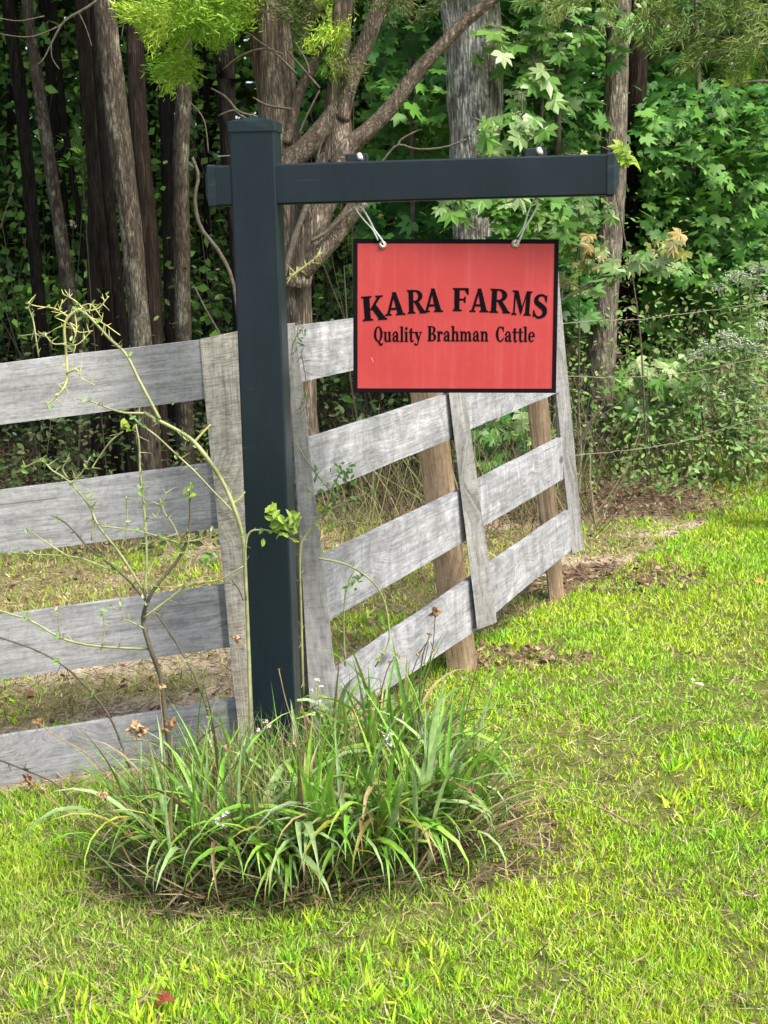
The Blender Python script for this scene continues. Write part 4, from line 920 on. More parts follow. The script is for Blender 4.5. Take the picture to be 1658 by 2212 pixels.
# thin dry stems and twigs standing in the brush
def stems(name, label, n, xr, yr, hr, cols, seed, w=0.004, lean=0.35):
    r = np.random.default_rng(seed); x = r.uniform(*xr, n); y = r.uniform(*yr, n)
    z = G(x, y); d = np.stack([r.normal(size=n) * lean, r.normal(size=n) * lean, np.ones(n)], 1)
    L = r.uniform(*hr, n); sz = np.stack([np.full(n, w) * r.uniform(.6, 1.8, n), np.full(n, w), L], 1)
    tv = [(-.5, 0, 0), (.5, 0, 0), (.4, .4, .0), (.42, 0, .5), (-.35, 0, .5), (.1, 0, 1), (-.1, 0, 1)]
    tv = [(-.5, 0, 0), (.5, 0, 0), (4.5, 0, .5), (3.6, 0, .5), (2.2, 3, 1), (1.8, 3, 1)]
    col = np.array(cols)[r.integers(0, len(cols), n)] * r.uniform(.6, 1.3, (n, 1))
    me = scatter(name, tv, [(0, 1, 2, 3), (3, 2, 4, 5)], frames(d, r.random(n) * 6.28), np.stack([x, y, z], 1), sz, col)
    o = link(name, me, M_DRY); tag(o, label, 'brush', kind='stuff'); return o
stems('dry_brush', 'bare dry stems tangled through the weeds at the wood edge', 2200, (0.7, 4.6), (9.2, 12.0), (0.2, 0.9), [(0.28, 0.24, 0.15), (0.20, 0.19, 0.10), (0.14, 0.12, 0.08)], 81)
stems('dry_brush', 'bare thin saplings and stems in the shade behind the board fence', 330, (-5, 0.5), (9.5, 16), (0.5, 3.2), [(0.09, 0.08, 0.055), (0.06, 0.07, 0.035), (0.13, 0.12, 0.08)], 82, 0.008, 0.2)
stems('dry_brush', 'wispy dead stems behind the fence wing', 800, (-0.25, 1.2), (7.9, 9.6), (0.2, 0.7), [(0.24, 0.20, 0.12), (0.18, 0.20, 0.08), (0.12, 0.09, 0.06)], 83, 0.004, 0.6)

# ------------------------------------------------------------------ leaf litter, thatch and lawn
def litter():
    r = np.random.default_rng(91); n = 110000; x = r.uniform(-6, 5, n); y = r.uniform(5.0, 14, n)
    k = np.maximum(np.maximum(litter_mask(x, y), wood_mask(x, y)), 0.12 * behind_fence(x, y)) > r.random(n) * 1.15
    x, y = x[k], y[k]; n = len(x); p = np.stack([x, y, G(x, y) + 0.006 + 0.02 * r.random(n)], 1)
    cols = np.array([(0.17, 0.11, 0.07), (0.24, 0.17, 0.11), (0.09, 0.062, 0.042), (0.32, 0.25, 0.17), (0.22, 0.10, 0.07)])
    c = cols[r.integers(0, 5, n)] * r.uniform(.6, 1.2, (n, 1))
    me = scatter('leaf_litter', QUAD_V, QUAD_F, frames(r.normal(size=(n, 3)) * .35 + np.array([0, -.15, 1]), r.random(n) * 6.28), p, 0.018 + 0.030 * r.random(n), c)
    o = link('leaf_litter', me, M_DRY); tag(o, 'brown fallen leaves scattered over the ground at the wood edge', 'leaf litter', kind='stuff')
litter()
def field(n, seed, power=1.0):
    """random ground points, denser where nearer"""
    r = np.random.default_rng(seed); y = 2.35 + (10.6 - 2.35) * r.random(n) ** 1.55; half = 0.9 + y * 0.33
    return r.uniform(-1, 1, n) * half + 0.12, y, r
BLADE_V = [(-.5, 0, 0), (.5, 0, 0), (.42, .10, .5), (-.42, .10, .5), (0, .42, 1.0)]
BLADE_F = [(0, 1, 2), (0, 2, 3), (3, 2, 4)]
def lawn():
    x, y, r = field(820000, 101); n = len(x)
    wood, lit, bed, sand = wood_mask(x, y), litter_mask(x, y), bed_mask(x, y), sand_mask(x, y); bh = behind_fence(x, y)
    pat = fnoise(x, y, 1.3, 111); fine = fnoise(x, y, 9.0, 113)
    dens = np.clip(0.45 + 1.7 * (pat - 0.30), 0.30, 1) * np.clip((fine - 0.22) * 4.6, 0.15, 1)
    dens = dens * (1 - 0.66 * bed) * (1 - 0.55 * lit) * (1 - 0.88 * wood) * np.where(bh, 0.34, 1) * (1 - 0.85 * sand)
    k = dens > r.random(n); x, y = x[k], y[k]; n = len(x); pat = pat[k]; bh = bh[k]
    hue = fnoise(x, y, 2.3, 117); hue2 = fnoise(x, y, 0.7, 119)
    lime = np.array([0.27, 0.53, 0.018]); yel = np.array([0.41, 0.57, 0.030]); olive = np.array([0.31, 0.35, 0.075]); green = np.array([0.18, 0.44, 0.03]); straw = np.array([0.52, 0.48, 0.20])
    t1 = np.clip((hue - 0.36) / 0.28, 0, 1)[:, None]; c = lime * (1 - t1) + yel * t1
    t2 = np.clip((hue2 - 0.50) / 0.16, 0, 1)[:, None]; c = c * (1 - 0.62 * t2) + olive * 0.62 * t2
    s = r.random(n); c[s < 0.07] = straw; c[(s > 0.07) & (s < 0.17)] = olive; c[(s > 0.28) & (s < 0.38)] = green
    c[bh & (s > 0.45)] = olive; c[bh & (s > 0.80)] = straw; c = c * r.uniform(.65, 1.25, (n, 1))
    far = np.clip((y - 3) / 6, 0, 1)
    w = (0.0030 + 0.0038 * far) * r.uniform(.7, 1.4, n); L = (0.018 + 0.026 * r.random(n)) * (0.6 + 0.8 * pat) * np.where(s < 0.2, 0.9, 1)
    d = np.stack([r.normal(size=n) * .55, r.normal(size=n) * .55, np.ones(n)], 1)
    me = scatter('lawn_grass', BLADE_V, BLADE_F, frames(d, r.random(n) * 6.28), np.stack([x, y, G(x, y) - 0.004], 1), np.stack([w, L * .8, L], 1), c)
    o = link('lawn_grass', me, M_GRASS); tag(o, 'short bright yellow-green lawn grass with thin dry patches', 'grass', kind='stuff')
    # coarser tufts
    x, y, r = field(9000, 121); k = (fnoise(x, y, 2.0, 123) > 0.60) & (bed_mask(x, y) < .3) & (litter_mask(x, y) < .4) & (wood_mask(x, y) < .4); x, y = x[k], y[k]
    m_ = 9; n = len(x) * m_; X = np.repeat(x, m_) + r.normal(size=n) * .012; Y = np.repeat(y, m_) + r.normal(size=n) * .012
    d = np.stack([r.normal(size=n) * .6, r.normal(size=n) * .6, np.ones(n)], 1); L = r.uniform(.03, .065, n)
    base = np.array([(0.34, 0.58, 0.02), (0.44, 0.60, 0.03), (0.24, 0.50, 0.03)])[r.integers(0, 3, len(x))]
    c = np.repeat(base, m_, 0) * r.uniform(.7, 1.2, (n, 1))
    me = scatter('grass_tufts', BLADE_V, BLADE_F, frames(d, r.random(n) * 6.28), np.stack([X, Y, G(X, Y) - .004], 1), np.stack([0.0065 * r.uniform(.7, 1.3, n), L * .9, L], 1), c)
    o = link('lawn_tuft_grass', me, M_GRASS); tag(o, 'coarser brighter grass tufts dotted through the lawn', 'grass', kind='stuff')
    # thatch
    x, y, r = field(120000, 131); n = len(x)
    k = np.maximum.reduce([0.28 + 0.5 * (fnoise(x, y, 5, 133) - .45), 1.0 * bed_mask(x, y), .8 * litter_mask(x, y), .5 * behind_fence(x, y), .35 * wood_mask(x, y)]) > r.random(n)
    x, y = x[k], y[k]; n = len(x); d = np.stack([r.normal(size=n), r.normal(size=n), 0.22 + .2 * r.random(n)], 1)
    cols = np.array([(0.36, 0.29, 0.17), (0.24, 0.18, 0.10), (0.15, 0.11, 0.065), (0.44, 0.37, 0.23)]); c = cols[r.integers(0, 4, n)] * r.uniform(.6, 1.15, (n, 1))
    bd = bed_mask(x, y)[:, None]; c = c * (1 - 0.15 * bd); L = r.uniform(.03, .085, n)
    me = scatter('thatch', BLADE_V, BLADE_F, frames(d, r.random(n) * 6.28), np.stack([x, y, G(x, y) + .004], 1), np.stack([np.full(n, .0035), L * .3, L], 1), c)
    o = link('dry_thatch_grass', me, M_DRY); tag(o, 'dead straw-coloured thatch lying between the grass blades', 'dead grass', kind='stuff')
lawn()

# ------------------------------------------------------------------ strap-leaf clumps at the post's foot
def strap_mesh(k):
    r = random.Random(500 + k); n = 9; L = 1.0; w0 = 0.034; droop = [0.3, 0.6, 1.0, 1.6, 2.1, 2.6, 1.2, 0.8, 1.9, 2.5][k % 10]
    a = math.radians([86, 82, 78, 76, 78, 80, 72, 66, 72, 84][k % 10]); P = [Vector((0, 0, 0))]; v, f = [], []
    for i in range(1, n + 1):
        u = i / n; P.append(P[-1] + Vector((math.cos(a), 0, math.sin(a))) * (L / n)); a -= droop * (0.25 + 1.5 * u) / n * 1.25
    for i, q in enumerate(P):
        u = i / n; w = w0 * (0.55 + 0.75 * math.sin(math.pi * min(1, u * 0.85 + 0.12))) * (1 - u ** 4) + 0.001; tw = 0.25 * math.sin(u * 3 + k)
        side = Vector((0, math.cos(tw), math.sin(tw))) * w / 2; tang = (P[min(i + 1, n)] - P[max(i - 1, 0)]).normalized(); nn = Vector((-tang.z, 0, tang.x))
        v += [q - side + nn * w * 0.22, q, q + side + nn * w * 0.22]
    for i in range(n):
        b = i * 3; f += [(b, b + 1, b + 4, b + 3), (b + 1, b + 2, b + 5, b + 4)]
    me = mesh('leaf', v, f, True); me.materials.append(M_STRAP); return me
STRAPS = [strap_mesh(k) for k in range(10)]
def strap_clump(px, py, Y, n, L, seed, label, bias=(0, -0.3), thin=1.0):
    r = random.Random(seed); b = at(px, py, Y); b.z = g(b.x, b.y)
    t = empty('strap_leaf_clump', b, label, 'plant', 'strap-leaf plants round the foot of the sign post')
    n = int(n * 2.0)
    for i in range(n):
        o = bpy.data.objects.new('leaf', STRAPS[r.randrange(10)]); COL.objects.link(o); o.parent = t
        a = r.uniform(0, 2 * math.pi)
        if r.random() < 0.40: a = math.atan2(bias[1], bias[0]) + r.gauss(0, 0.8)
        o.location = (r.gauss(0, 0.045), r.gauss(0, 0.04), -0.01)
        s = L * r.uniform(0.55, 1.15); o.scale = (s, s * thin * r.uniform(0.42, 0.88) * (0.5 / max(L, .3)) , s); o.rotation_euler = (r.gauss(0, .12), r.gauss(0, .12), a)
        q = r.random(); k = r.uniform(.75, 1.25)
        c = (0.15, 0.35, 0.035) if q < .42 else (0.23, 0.42, 0.055) if q < .70 else (0.24, 0.36, 0.17) if q < .80 else (0.36, 0.29, 0.15) if q < .90 else (0.20, 0.13, 0.07) if q < .95 else (0.30, 0.32, 0.06)
        if L > .3 and r.random() < 0.16: o.scale.y *= 1.35; c = (0.26, 0.40, 0.16)
        o.color = (c[0] * k, c[1] * k, c[2] * k, 1)
    # dead leaf skirt
    if L < .3: return t
    rr = np.random.default_rng(seed); m_ = 420; d = rr.normal(size=(m_, 3)) * np.array([.8, .8, .3]) + np.array([0, 0, .7]); LL = rr.uniform(.08, .30, m_)
    cols = np.array([(0.26, 0.19, 0.10), (0.16, 0.115, 0.065), (0.34, 0.27, 0.16), (0.10, 0.15, 0.04), (0.08, 0.14, 0.035)])[rr.integers(0, 5, m_)] * rr.uniform(.6, 1.2, (m_, 1))
    me = scatter('dead_leaf_skirt', BLADE_V, BLADE_F, frames(d, rr.random(m_) * 6.28), rr.normal(size=(m_, 3)) * np.array([.06, .06, 0.004]), np.stack([np.full(m_, .006), LL * .5, LL], 1), cols)
    o = link('dead_leaf_skirt', me, M_DRY, t); o['kind'] = 'stuff'
    return t
LABF = 'green strap-leaf clump spilling over the front of the bed'; LABB = 'strap-leaf clump growing tight against the black post'; LABL = 'wispy strap-leaf clump fanning out in front of the lowest fence board'; LABR = 'strap-leaf clump arching over the lawn below the fence wing'
for a in ((420, 1905, 3.72, 36, .38, 1, LABL, (-.6, -.6), .8), (365, 1850, 3.92, 34, .42, 2, LABL, (-1, -.1), .62), (465, 1830, 3.98, 36, .44, 3, LABL, (-.5, -.3), .8), (520, 1900, 3.74, 36, .42, 4, LABF, (0, -1), 1.0), (610, 1925, 3.66, 36, .36, 5, LABF, (-.2, -1), 1.1),
          (700, 1915, 3.70, 36, .44, 6, LABF, (.2, -1), 1.1), (800, 1905, 3.72, 38, .45, 7, LABF, (.1, -1), 1.15), (900, 1880, 3.80, 40, .48, 8, LABF, (.4, -1), 1.15), (950, 1845, 3.92, 34, .40, 9, LABR, (.5, -.8), 1.1), (960, 1770, 4.12, 24, .42, 10, LABR, (.4, -.1), .9),
          (545, 1790, 4.12, 24, .31, 11, LABB, (-.3, -.6), .9), (680, 1780, 4.14, 32, .33, 12, LABB, (.4, -.6), .9), (780, 1760, 4.20, 36, .44, 13, LABB, (.3, -.4), .9), (890, 1745, 4.24, 32, .46, 14, LABR, (.5, -.2), .9), (740, 1660, 4.52, 28, .40, 15, LABB, (.2, -.3), .85), (480, 1740, 4.28, 26, .40, 16, LABL, (-.3, -.1), .7), (850, 1650, 4.55, 24, .40, 17, LABR, (.5, 0), .85)):
    strap_clump(*a)
LABW = 'blue-green grass tuft standing alone out on the lawn'
strap_clump(1620, 1640, 4.55, 16, .13, 31, LABW, (0, -.5), 1.0)

def bed_filler():
    r = np.random.default_rng(141); n = 3600; x = r.normal(-0.24, 0.26, n); y = r.normal(4.02, 0.2, n); k = ((x + .24) / .50) ** 2 + ((y - 4.02) / .40) ** 2 < 1; x, y = x[k], y[k]; n = len(x)
    d = np.stack([r.normal(size=n) * .45 + (x + .22) * .6, r.normal(size=n) * .45 + (y - 4.02) * .6, np.ones(n)], 1); L = r.uniform(.10, .34, n)
    cols = np.array([(0.16, 0.33, 0.04), (0.24, 0.38, 0.07), (0.34, 0.28, 0.14), (0.22, 0.15, 0.08), (0.11, 0.25, 0.035)]); c = cols[r.integers(0, 5, n)] * r.uniform(.6, 1.2, (n, 1))
    me = scatter('wispy_grass', BLADE_V, BLADE_F, frames(d, r.random(n) * 6.28), np.stack([x, y, G(x, y)], 1), np.stack([r.uniform(.003, .006, n), L * .9, L], 1), c)
    o = link('wispy_grass', me, M_GRASS); tag(o, 'fine green and straw grass growing up between the strap-leaf clumps', 'grass', kind='stuff')
bed_filler()

# ------------------------------------------------------------------ dry stalks with seed heads
def lumpy(r0, seed, elong=1.2, n=8, m_=6):
    v, f = [], []
    for i in range(m_ + 1):
        ph = math.pi * i / m_
        for k in range(n):
            a = 2 * math.pi * k / n; q = Vector((math.sin(ph) * math.cos(a), math.sin(ph) * math.sin(a), math.cos(ph)))
            v.append(Vector((q.x, q.y, q.z * elong)) * r0 * (0.85 + 0.8 * mnoise.noise(q * 2.9 + Vector((seed, 0, 0)))))
    for i in range(m_):
        for k in range(n): f.append((i * n + k, i * n + (k + 1) % n, (i + 1) * n + (k + 1) % n, (i + 1) * n + k))
    return v, f
def husk(r0, seed):
    rr = np.random.default_rng(seed); v, f = lumpy(r0 * 0.6, seed, 1.3, 6, 4)
    d = rr.normal(size=(16, 3)); d[:, 2] = np.abs(d[:, 2]) * .7 - .1; d /= np.linalg.norm(d, axis=1, keepdims=True); R_ = frames(np.cross(d, rr.normal(size=(16, 3))), np.zeros(16))
    for i in range(16):
        a = Vector(d[i]); n0 = a.cross(Vector(rr.normal(size=3))).normalized(); L_ = r0 * rr.uniform(.8, 1.5); w_ = r0 * rr.uniform(.22, .4); b0 = len(v)
        v += [a * r0 * .2 - n0 * w_ * .5, a * L_ * .6 - n0 * w_, a * L_, a * L_ * .6 + n0 * w_, a * r0 * .2 + n0 * w_ * .5]; f += [(b0, b0 + 1, b0 + 2, b0 + 3, b0 + 4)]
    return v, f
def stalk(px, label, Y, head_w, mat=SEED, group='dry seed stalks in the bed', heads=None, stem=STALK, w=0.0022):
    """px: frame points from head down to the foot."""
    P = [at(x, y, Y) for x, y in px]; b = P[-1].copy(); b.z = g(b.x, b.y)
    t = empty('seed_stalk', b, label, 'weed', group)
    P[-1] = b; tube('stem', [p - b for p in P][::-1], [w, w * .6], stem, t, sides=5, n=14)
    for k, (dx, dy, s) in enumerate(heads or [(0, 0, 1)]):
        v, f = husk(head_w * 0.72 * mpp(Y) * s, int(px[0][0]) + k); c = at(px[0][0] + dx, px[0][1] + dy, Y) - b
        o = link('seed_head', mesh('seed_head', v, f, True), mat, t); o.location = c; o.rotation_euler = (random.uniform(-.6, .6), random.uniform(-.6, .6), 0)
        if (dx, dy) != (0, 0): tube('stem', [at(px[0][0] + dx * .2, px[0][1] + 14, Y) - b, c], [w * .5, w * .4], stem, t, sides=4, n=4)
CL3 = [(0, 0, 1), (14, 8, .85), (-12, 6, .8), (4, 14, .8)]
stalk([(297, 1572), (330, 1620), (372, 1720), (400, 1830)], 'dry stalk topped by a knobbly cluster of tan seed heads', 3.85, 22, heads=CL3)
stalk([(60, 1685), (110, 1730), (220, 1800), (320, 1860)], 'low leaning stalk with a dark brown seed head in front of the lowest board', 3.85, 18, SEED_DARK, heads=[(0, 0, 1), (8, 12, .7)])
stalk([(90, 1706), (150, 1760), (240, 1820), (330, 1865)], 'low leaning stalk with a pale tan seed head in front of the lowest board', 3.84, 13)
stalk([(226, 1722), (260, 1780), (310, 1840), (345, 1870)], 'short stalk with a pair of pale seed heads among wispy leaves', 3.80, 14, heads=[(0, 0, 1), (-12, -4, .8)])
stalk([(370, 1565), (372, 1640), (385, 1750), (400, 1850)], 'upright stalk with a crumpled brown seed head before the lowest board', 3.90, 20, SEED_DARK, heads=[(0, 0, 1), (-10, 12, .8)])
stalk([(488, 1615), (500, 1680), (520, 1780), (530, 1860)], 'stalk with one rounded tan seed head leaning by the black post', 3.86, 17)
stalk([(512, 1382), (520, 1470), (532, 1600), (540, 1740)], 'tall stalk with one tan seed head against the sawn batten', 4.30, 17)
stalk([(344, 1485), (350, 1560), (356, 1680), (372, 1820)], 'stalk ending in a pale tuft between the lowest boards', 3.95, 17)
stalk([(80, 1560), (120, 1590), (220, 1660), (330, 1790)], 'arched weed stalk with a withered brown tip over the lowest board', 3.95, 16, SEED_DARK)
stalk([(940, 1325), (934, 1400), (915, 1490), (900, 1600), (890, 1720)], 'tall branching weed with one plump brown pod before the fence wing', 4.30, 19, SEED_DARK, stem=STEM_DARK)
stalk([(928, 1372), (912, 1420), (906, 1500), (900, 1620), (895, 1740)], 'dark branched weed with small dry tips before the fence wing', 4.28, 9, SEED, stem=STEM_DARK, heads=[(0, 0, 1), (-26, 42, .9), (-12, 60, .8), (8, 34, .8)], w=.003)
stalk([(855, 1412), (835, 1450), (820, 1520), (815, 1640), (810, 1740)], 'slender weed stalk with pale curled tips before the fence wing', 4.30, 9, SEED, stem=STEM_DARK, heads=[(0, 0, 1), (10, 8, .8), (-14, 20, .8)])
stalk([(1036, 1405), (1028, 1450), (1010, 1520), (990, 1640), (975, 1760)], 'weed stalk with tiny beige tips beside the brown fence post', 4.32, 10, SEED, stem=STEM_DARK, heads=[(0, 0, 1), (-8, 6, .9), (10, 10, .7)])
stalk([(575, 1560), (573, 1620), (568, 1700), (565, 1780)], 'little stalk with pink-white blooms in front of the black post', 4.05, 9, PETAL_PINK, stem=STEM_DARK, heads=[(0, 0, 1), (6, 10, .8), (-16, 18, .8)])
stalk([(634, 1606), (638, 1660), (645, 1720), (650, 1800)], 'little stalk with buff buds at the edge of the black post', 4.05, 9, SEED, stem=STEM_DARK, heads=[(0, 0, 1), (-12, 2, .8), (-30, -10, .8)])
stalk([(812, 1500), (806, 1560), (800, 1640), (795, 1760)], 'dry branching stalk with many beige seed specks over the clumps', 4.15, 9, SEED, heads=[(0, 0, 1), (-14, 10, .8), (12, 14, .9), (-6, 30, .8), (16, 38, .7), (-20, 44, .7)])
stalk([(770, 1530), (760, 1600), (752, 1700), (745, 1800)], 'brown dry stalk with a spray of chaff behind the front clumps', 4.1, 10, SEED, heads=[(0, 0, 1), (-10, 16, .9), (10, 24, .9), (-8, 40, .8), (8, 52, .8)])
stalk([(840, 1592), (842, 1620), (838, 1700), (835, 1790)], 'stalk with a torn white seed tuft above the front clumps', 4.05, 16, PETAL, heads=[(0, 0, 1), (3, 16, .8)])
stalk([(685, 1470), (690, 1540), (700, 1640), (708, 1740)], 'weed stalk dotted with cream buds by the corner batten', 4.3, 8, PETAL, stem=STEM_GREEN, heads=[(0, 0, 1), (10, 14, .9), (-12, 22, .9), (6, 44, .8), (16, 62, .8), (-6, 70, .7)])
stalk([(602, 1447), (616, 1510), (640, 1600), (655, 1700)], 'single leaning straw crossing the face of the black post', 4.15, 4, SEED)
stalk([(465, 1770), (440, 1740), (430, 1800), (450, 1880)], 'broken stalk with bleached white husks in the front clumps', 3.66, 16, PETAL, heads=[(0, 0, 1), (14, 16, .9), (22, -10, .8)])

# ------------------------------------------------------------------ thorny shrubs
def thorny(name, label, Y, branches, base_px, seed, leaves=(), thorn=0.5):
    r = random.Random(seed); b = at(*base_px, Y); b.z = g(b.x, b.y)
    t = empty(name, b, label, 'shrub', None)
    for pts, w, mat, dens in branches:
        P = [at(x, y, Y) - b for x, y in pts]
        P = [p + Vector((0, 0.02 * mnoise.noise(Vector((i * .9, seed, len(pts) * .7))), 0)) for i, p in enumerate(P)]
        mb = MB(); n = max(8, len(P) * 4); path = catmull(P, n)
        ra = [a * 0.5 * mpp(Y) for a in w]; mb.tube(P, ra, sides=6, n=n)
        L = sum((path[i + 1] - path[i]).length for i in range(n - 1))
        for k in range(int(L / 0.011 * dens)):
            i = r.randrange(n - 1); q = path[i].lerp(path[i + 1], r.random()); d = Vector((r.gauss(0, 1), r.gauss(0, .5), r.gauss(0.3, 1))).normalized() * r.uniform(.012, .036)
            mb.tube([q, q + d], [0.0021, 0.0006], sides=4, n=2, cap=False)
        mb.build('stem', mat, t)
        for k in range(int(L / 0.09)):
            q = path[r.randrange(n // 3, n)] + b; kk = r.uniform(.8, 1.2)
            place_leaf(t, b, q + Vector((r.gauss(0, .006), -.004, r.gauss(0, .006))), r.uniform(.010, .024), (r.gauss(0, .6), -1, .6), r.uniform(0, 6.28), tuple(a * kk for a in r.choice(GREENS['lit'])), OVALS)
    for (x, y, nn, spread, ls, tone) in leaves:
        for k in range(nn):
            c = at(x + r.gauss(0, spread), y + r.gauss(0, spread), Y - 0.01 + r.gauss(0, .012)); kk = r.uniform(.8, 1.2)
            place_leaf(t, b, c, ls * mpp(Y) * r.uniform(.7, 1.2), (r.gauss(0, .6), -1 + r.gauss(0, .4), .6 + r.gauss(0, .5)), r.uniform(0, 6.28), tuple(a * kk for a in r.choice(GREENS[tone])), OVALS)
    return t
def oval_obj(k):
    me = mesh('leaf', [(x, y, z * (1 + k * .4)) for x, y, z in OVAL_V], OVAL_F, False); me.materials.append(M_LEAF); return me
OVALS = [oval_obj(k) for k in range(3)]
def Z3(*p): return [(x * .5, 597 + y * .5) for x, y in p]
Yt = 4.30
thorny('thorny_shrub', 'tall arching green thorny stem with a tangled yellow tip before the fence', Yt, [
    (Z3((1085, 2150), (1080, 1900), (1068, 1500), (1055, 1250), (1045, 1120), (1010, 1000), (960, 890), (900, 790), (830, 710), (760, 665), (690, 625), (620, 590)), [8, 9, 9, 10, 11, 9, 8], STEM_GREEN, .15),
    (Z3((690, 615), (650, 540), (600, 450), (540, 340), (470, 270), (420, 210), (370, 160), (330, 140)), [8, 7, 6, 5], STEM_GREEN, .5),
    (Z3((330, 145), (292, 180), (276, 230), (280, 330), (286, 440), (270, 490), (232, 530), (200, 555)), [6, 6, 5, 3], STEM_YELLOW, .7),
    (Z3((380, 170), (330, 110), (270, 75)), [4, 2], STEM_YELLOW, .8), (Z3((340, 150), (420, 140), (470, 85)), [4, 2], STEM_YELLOW, .8), (Z3((300, 180), (240, 140), (160, 130), (110, 115)), [4, 3, 2], STEM_YELLOW, .9),
    (Z3((320, 150), (330, 230), (310, 300)), [4, 2], STEM_YELLOW, .8), (Z3((350, 160), (440, 200), (520, 255)), [3, 2], STEM_YELLOW, .6), (Z3((300, 200), (340, 240), (400, 235)), [3, 2], STEM_YELLOW, .6), (Z3((290, 170), (260, 150), (270, 100)), [3, 2], STEM_YELLOW, .6), (Z3((330, 140), (390, 120), (440, 180)), [3, 2], STEM_YELLOW, .6),
    (Z3((165, 350), (155, 260), (140, 190), (120, 130)), [4, 4, 3], STEM_GREEN, .7), (Z3((285, 290), (230, 290), (180, 250), (80, 258)), [4, 3, 2], STEM_GREEN, .7), (Z3((285, 300), (340, 290), (390, 240)), [3, 2], STEM_YELLOW, .6),
    (Z3((286, 420), (330, 400), (350, 440), (410, 470)), [4, 3, 2], STEM_YELLOW, .8), (Z3((620, 592), (520, 585), (400, 545), (330, 528)), [6, 4, 3], STEM_GREEN, .5),
    (Z3((1020, 1030), (930, 940), (840, 840), (760, 770), (680, 690), (610, 640), (560, 600)), [5, 4, 4], STEM_GREEN, .3), (Z3((835, 720), (880, 670), (910, 640)), [6, 4], STEM_YELLOW, .2), (Z3((1000, 985), (1035, 960), (1058, 930)), [5, 3], STEM_YELLOW, .3),
    (Z3((530, 670), (480, 710), (420, 790), (395, 830)), [4, 3], STEM_GREEN, .3),
    ], (540, 1680), 3, leaves=[(268, 918, 5, 7, 20, 'lime'), (270, 930, 3, 10, 16, 'lime')])
thorny('thorny_shrub', 'dark-based thorny shrub branching wide in front of the lower fence boards', Yt - 0.06, [
    (Z3((745, 2150), (700, 1800), (690, 1724), (650, 1600), (615, 1490), (640, 1400), (680, 1330), (770, 1220), (815, 1100), (820, 920)), [13, 12, 11, 9, 7, 5], STEM_DARK, .25),
    (Z3((630, 1400), (560, 1320), (480, 1250), (390, 1180), (300, 1080), (240, 1040)), [6, 5, 3], STEM_DARK, .4),
    (Z3((625, 1370), (520, 1200), (430, 1080), (380, 990), (300, 890), (230, 840), (170, 800), (60, 850)), [6, 5, 4, 3], STEM_GREEN, .4), (Z3((625, 1385), (632, 1200), (620, 1000), (605, 850), (600, 720), (585, 640)), [7, 6, 5, 4], STEM_GREEN, .9),
    (Z3((650, 1610), (500, 1605), (370, 1590), (260, 1560), (130, 1490), (0, 1440), (-100, 1390)), [6, 5, 4], STEM_GREEN, .3), (Z3((620, 1475), (720, 1400), (820, 1330), (950, 1310), (1050, 1250)), [6, 5, 3], STEM_GREEN, .4),
    (Z3((670, 1450), (780, 1620), (870, 1800), (960, 2100)), [4, 4, 5], STEM_DARK, .3), (Z3((-60, 1540), (170, 1620), (320, 1720), (470, 1900), (560, 2120)), [4, 4, 5, 5], STEM_DARK, .3), (Z3((-60, 2070), (120, 2140), (250, 2200), (350, 2330)), [4, 4, 4], STEM_DARK, .3),
    (Z3((520, 1480), (560, 1490), (620, 1520)), [3, 4], STEM_GREEN, .4), (Z3((430, 1080), (520, 1090), (640, 1110), (770, 1150)), [4, 3, 3], STEM_GREEN, .4), (Z3((545, 950), (548, 1080), (520, 1180)), [3, 4], STEM_GREEN, .5), (Z3((670, 1050), (690, 1000), (720, 930)), [3, 2], STEM_GREEN, .6),
    (Z3((780, 1160), (750, 1080), (710, 1020), (690, 960)), [4, 3, 2], STEM_GREEN, .7), (Z3((780, 1150), (880, 1130), (960, 1080)), [4, 3, 2], STEM_GREEN, .5), (Z3((820, 1310), (815, 1200), (812, 1090)), [4, 3], STEM_GREEN, .6), (Z3((290, 870), (270, 830), (300, 780)), [4, 2], STEM_GREEN, .6), (Z3((300, 900), (350, 850), (390, 780)), [4, 2], STEM_GREEN, .5),
    (Z3((395, 1140), (400, 1020), (390, 930)), [4, 2], STEM_GREEN, .6), (Z3((300, 1215), (200, 1150), (100, 1080)), [4, 2], STEM_GREEN, .4), (Z3((480, 1270), (330, 1215), (150, 1200), (20, 1190)), [4, 3, 2], STEM_GREEN, .4), (Z3((530, 1480), (520, 1400), (510, 1330)), [3, 2], STEM_GREEN, .5), (Z3((260, 1560), (250, 1480), (255, 1420)), [3, 2], STEM_GREEN, .5), (Z3((440, 1600), (450, 1520), (440, 1430)), [3, 2], STEM_GREEN, .6), (Z3((1000, 1310), (1030, 1350), (1050, 1400)), [4, 3], STEM_DARK, .4),
    ], (372, 1740), 4, leaves=[(413, 1052, 6, 7, 17, 'lime'), (405, 1075, 3, 6, 14, 'lime'), (455, 1208, 8, 14, 22, 'lit'), (228, 1326, 3, 8, 14, 'lit')])
thorny('thorny_shrub', 'fresh lime sprig of small oval leaves lying across the black post', Yt - 0.03, [
    (Z3((1062, 1400), (1058, 1200), (1075, 1110), (1130, 1095), (1200, 1110), (1290, 1150)), [5, 5, 4, 3], STEM_GREEN, .2), (Z3((1180, 1105), (1170, 1050), (1165, 1000)), [3, 2], STEM_GREEN, .1), (Z3((1230, 1120), (1270, 1080), (1300, 1040)), [3, 2], STEM_GREEN, .1)],
    (540, 1700), 5, leaves=[(582, 1098, 4, 8, 30, 'lime'), (590, 1125, 7, 12, 28, 'lime'), (615, 1132, 7, 12, 28, 'lime'), (625, 1155, 7, 12, 24, 'lime'), (642, 1120, 4, 7, 28, 'lime'), (600, 1150, 4, 12, 22, 'lime')])
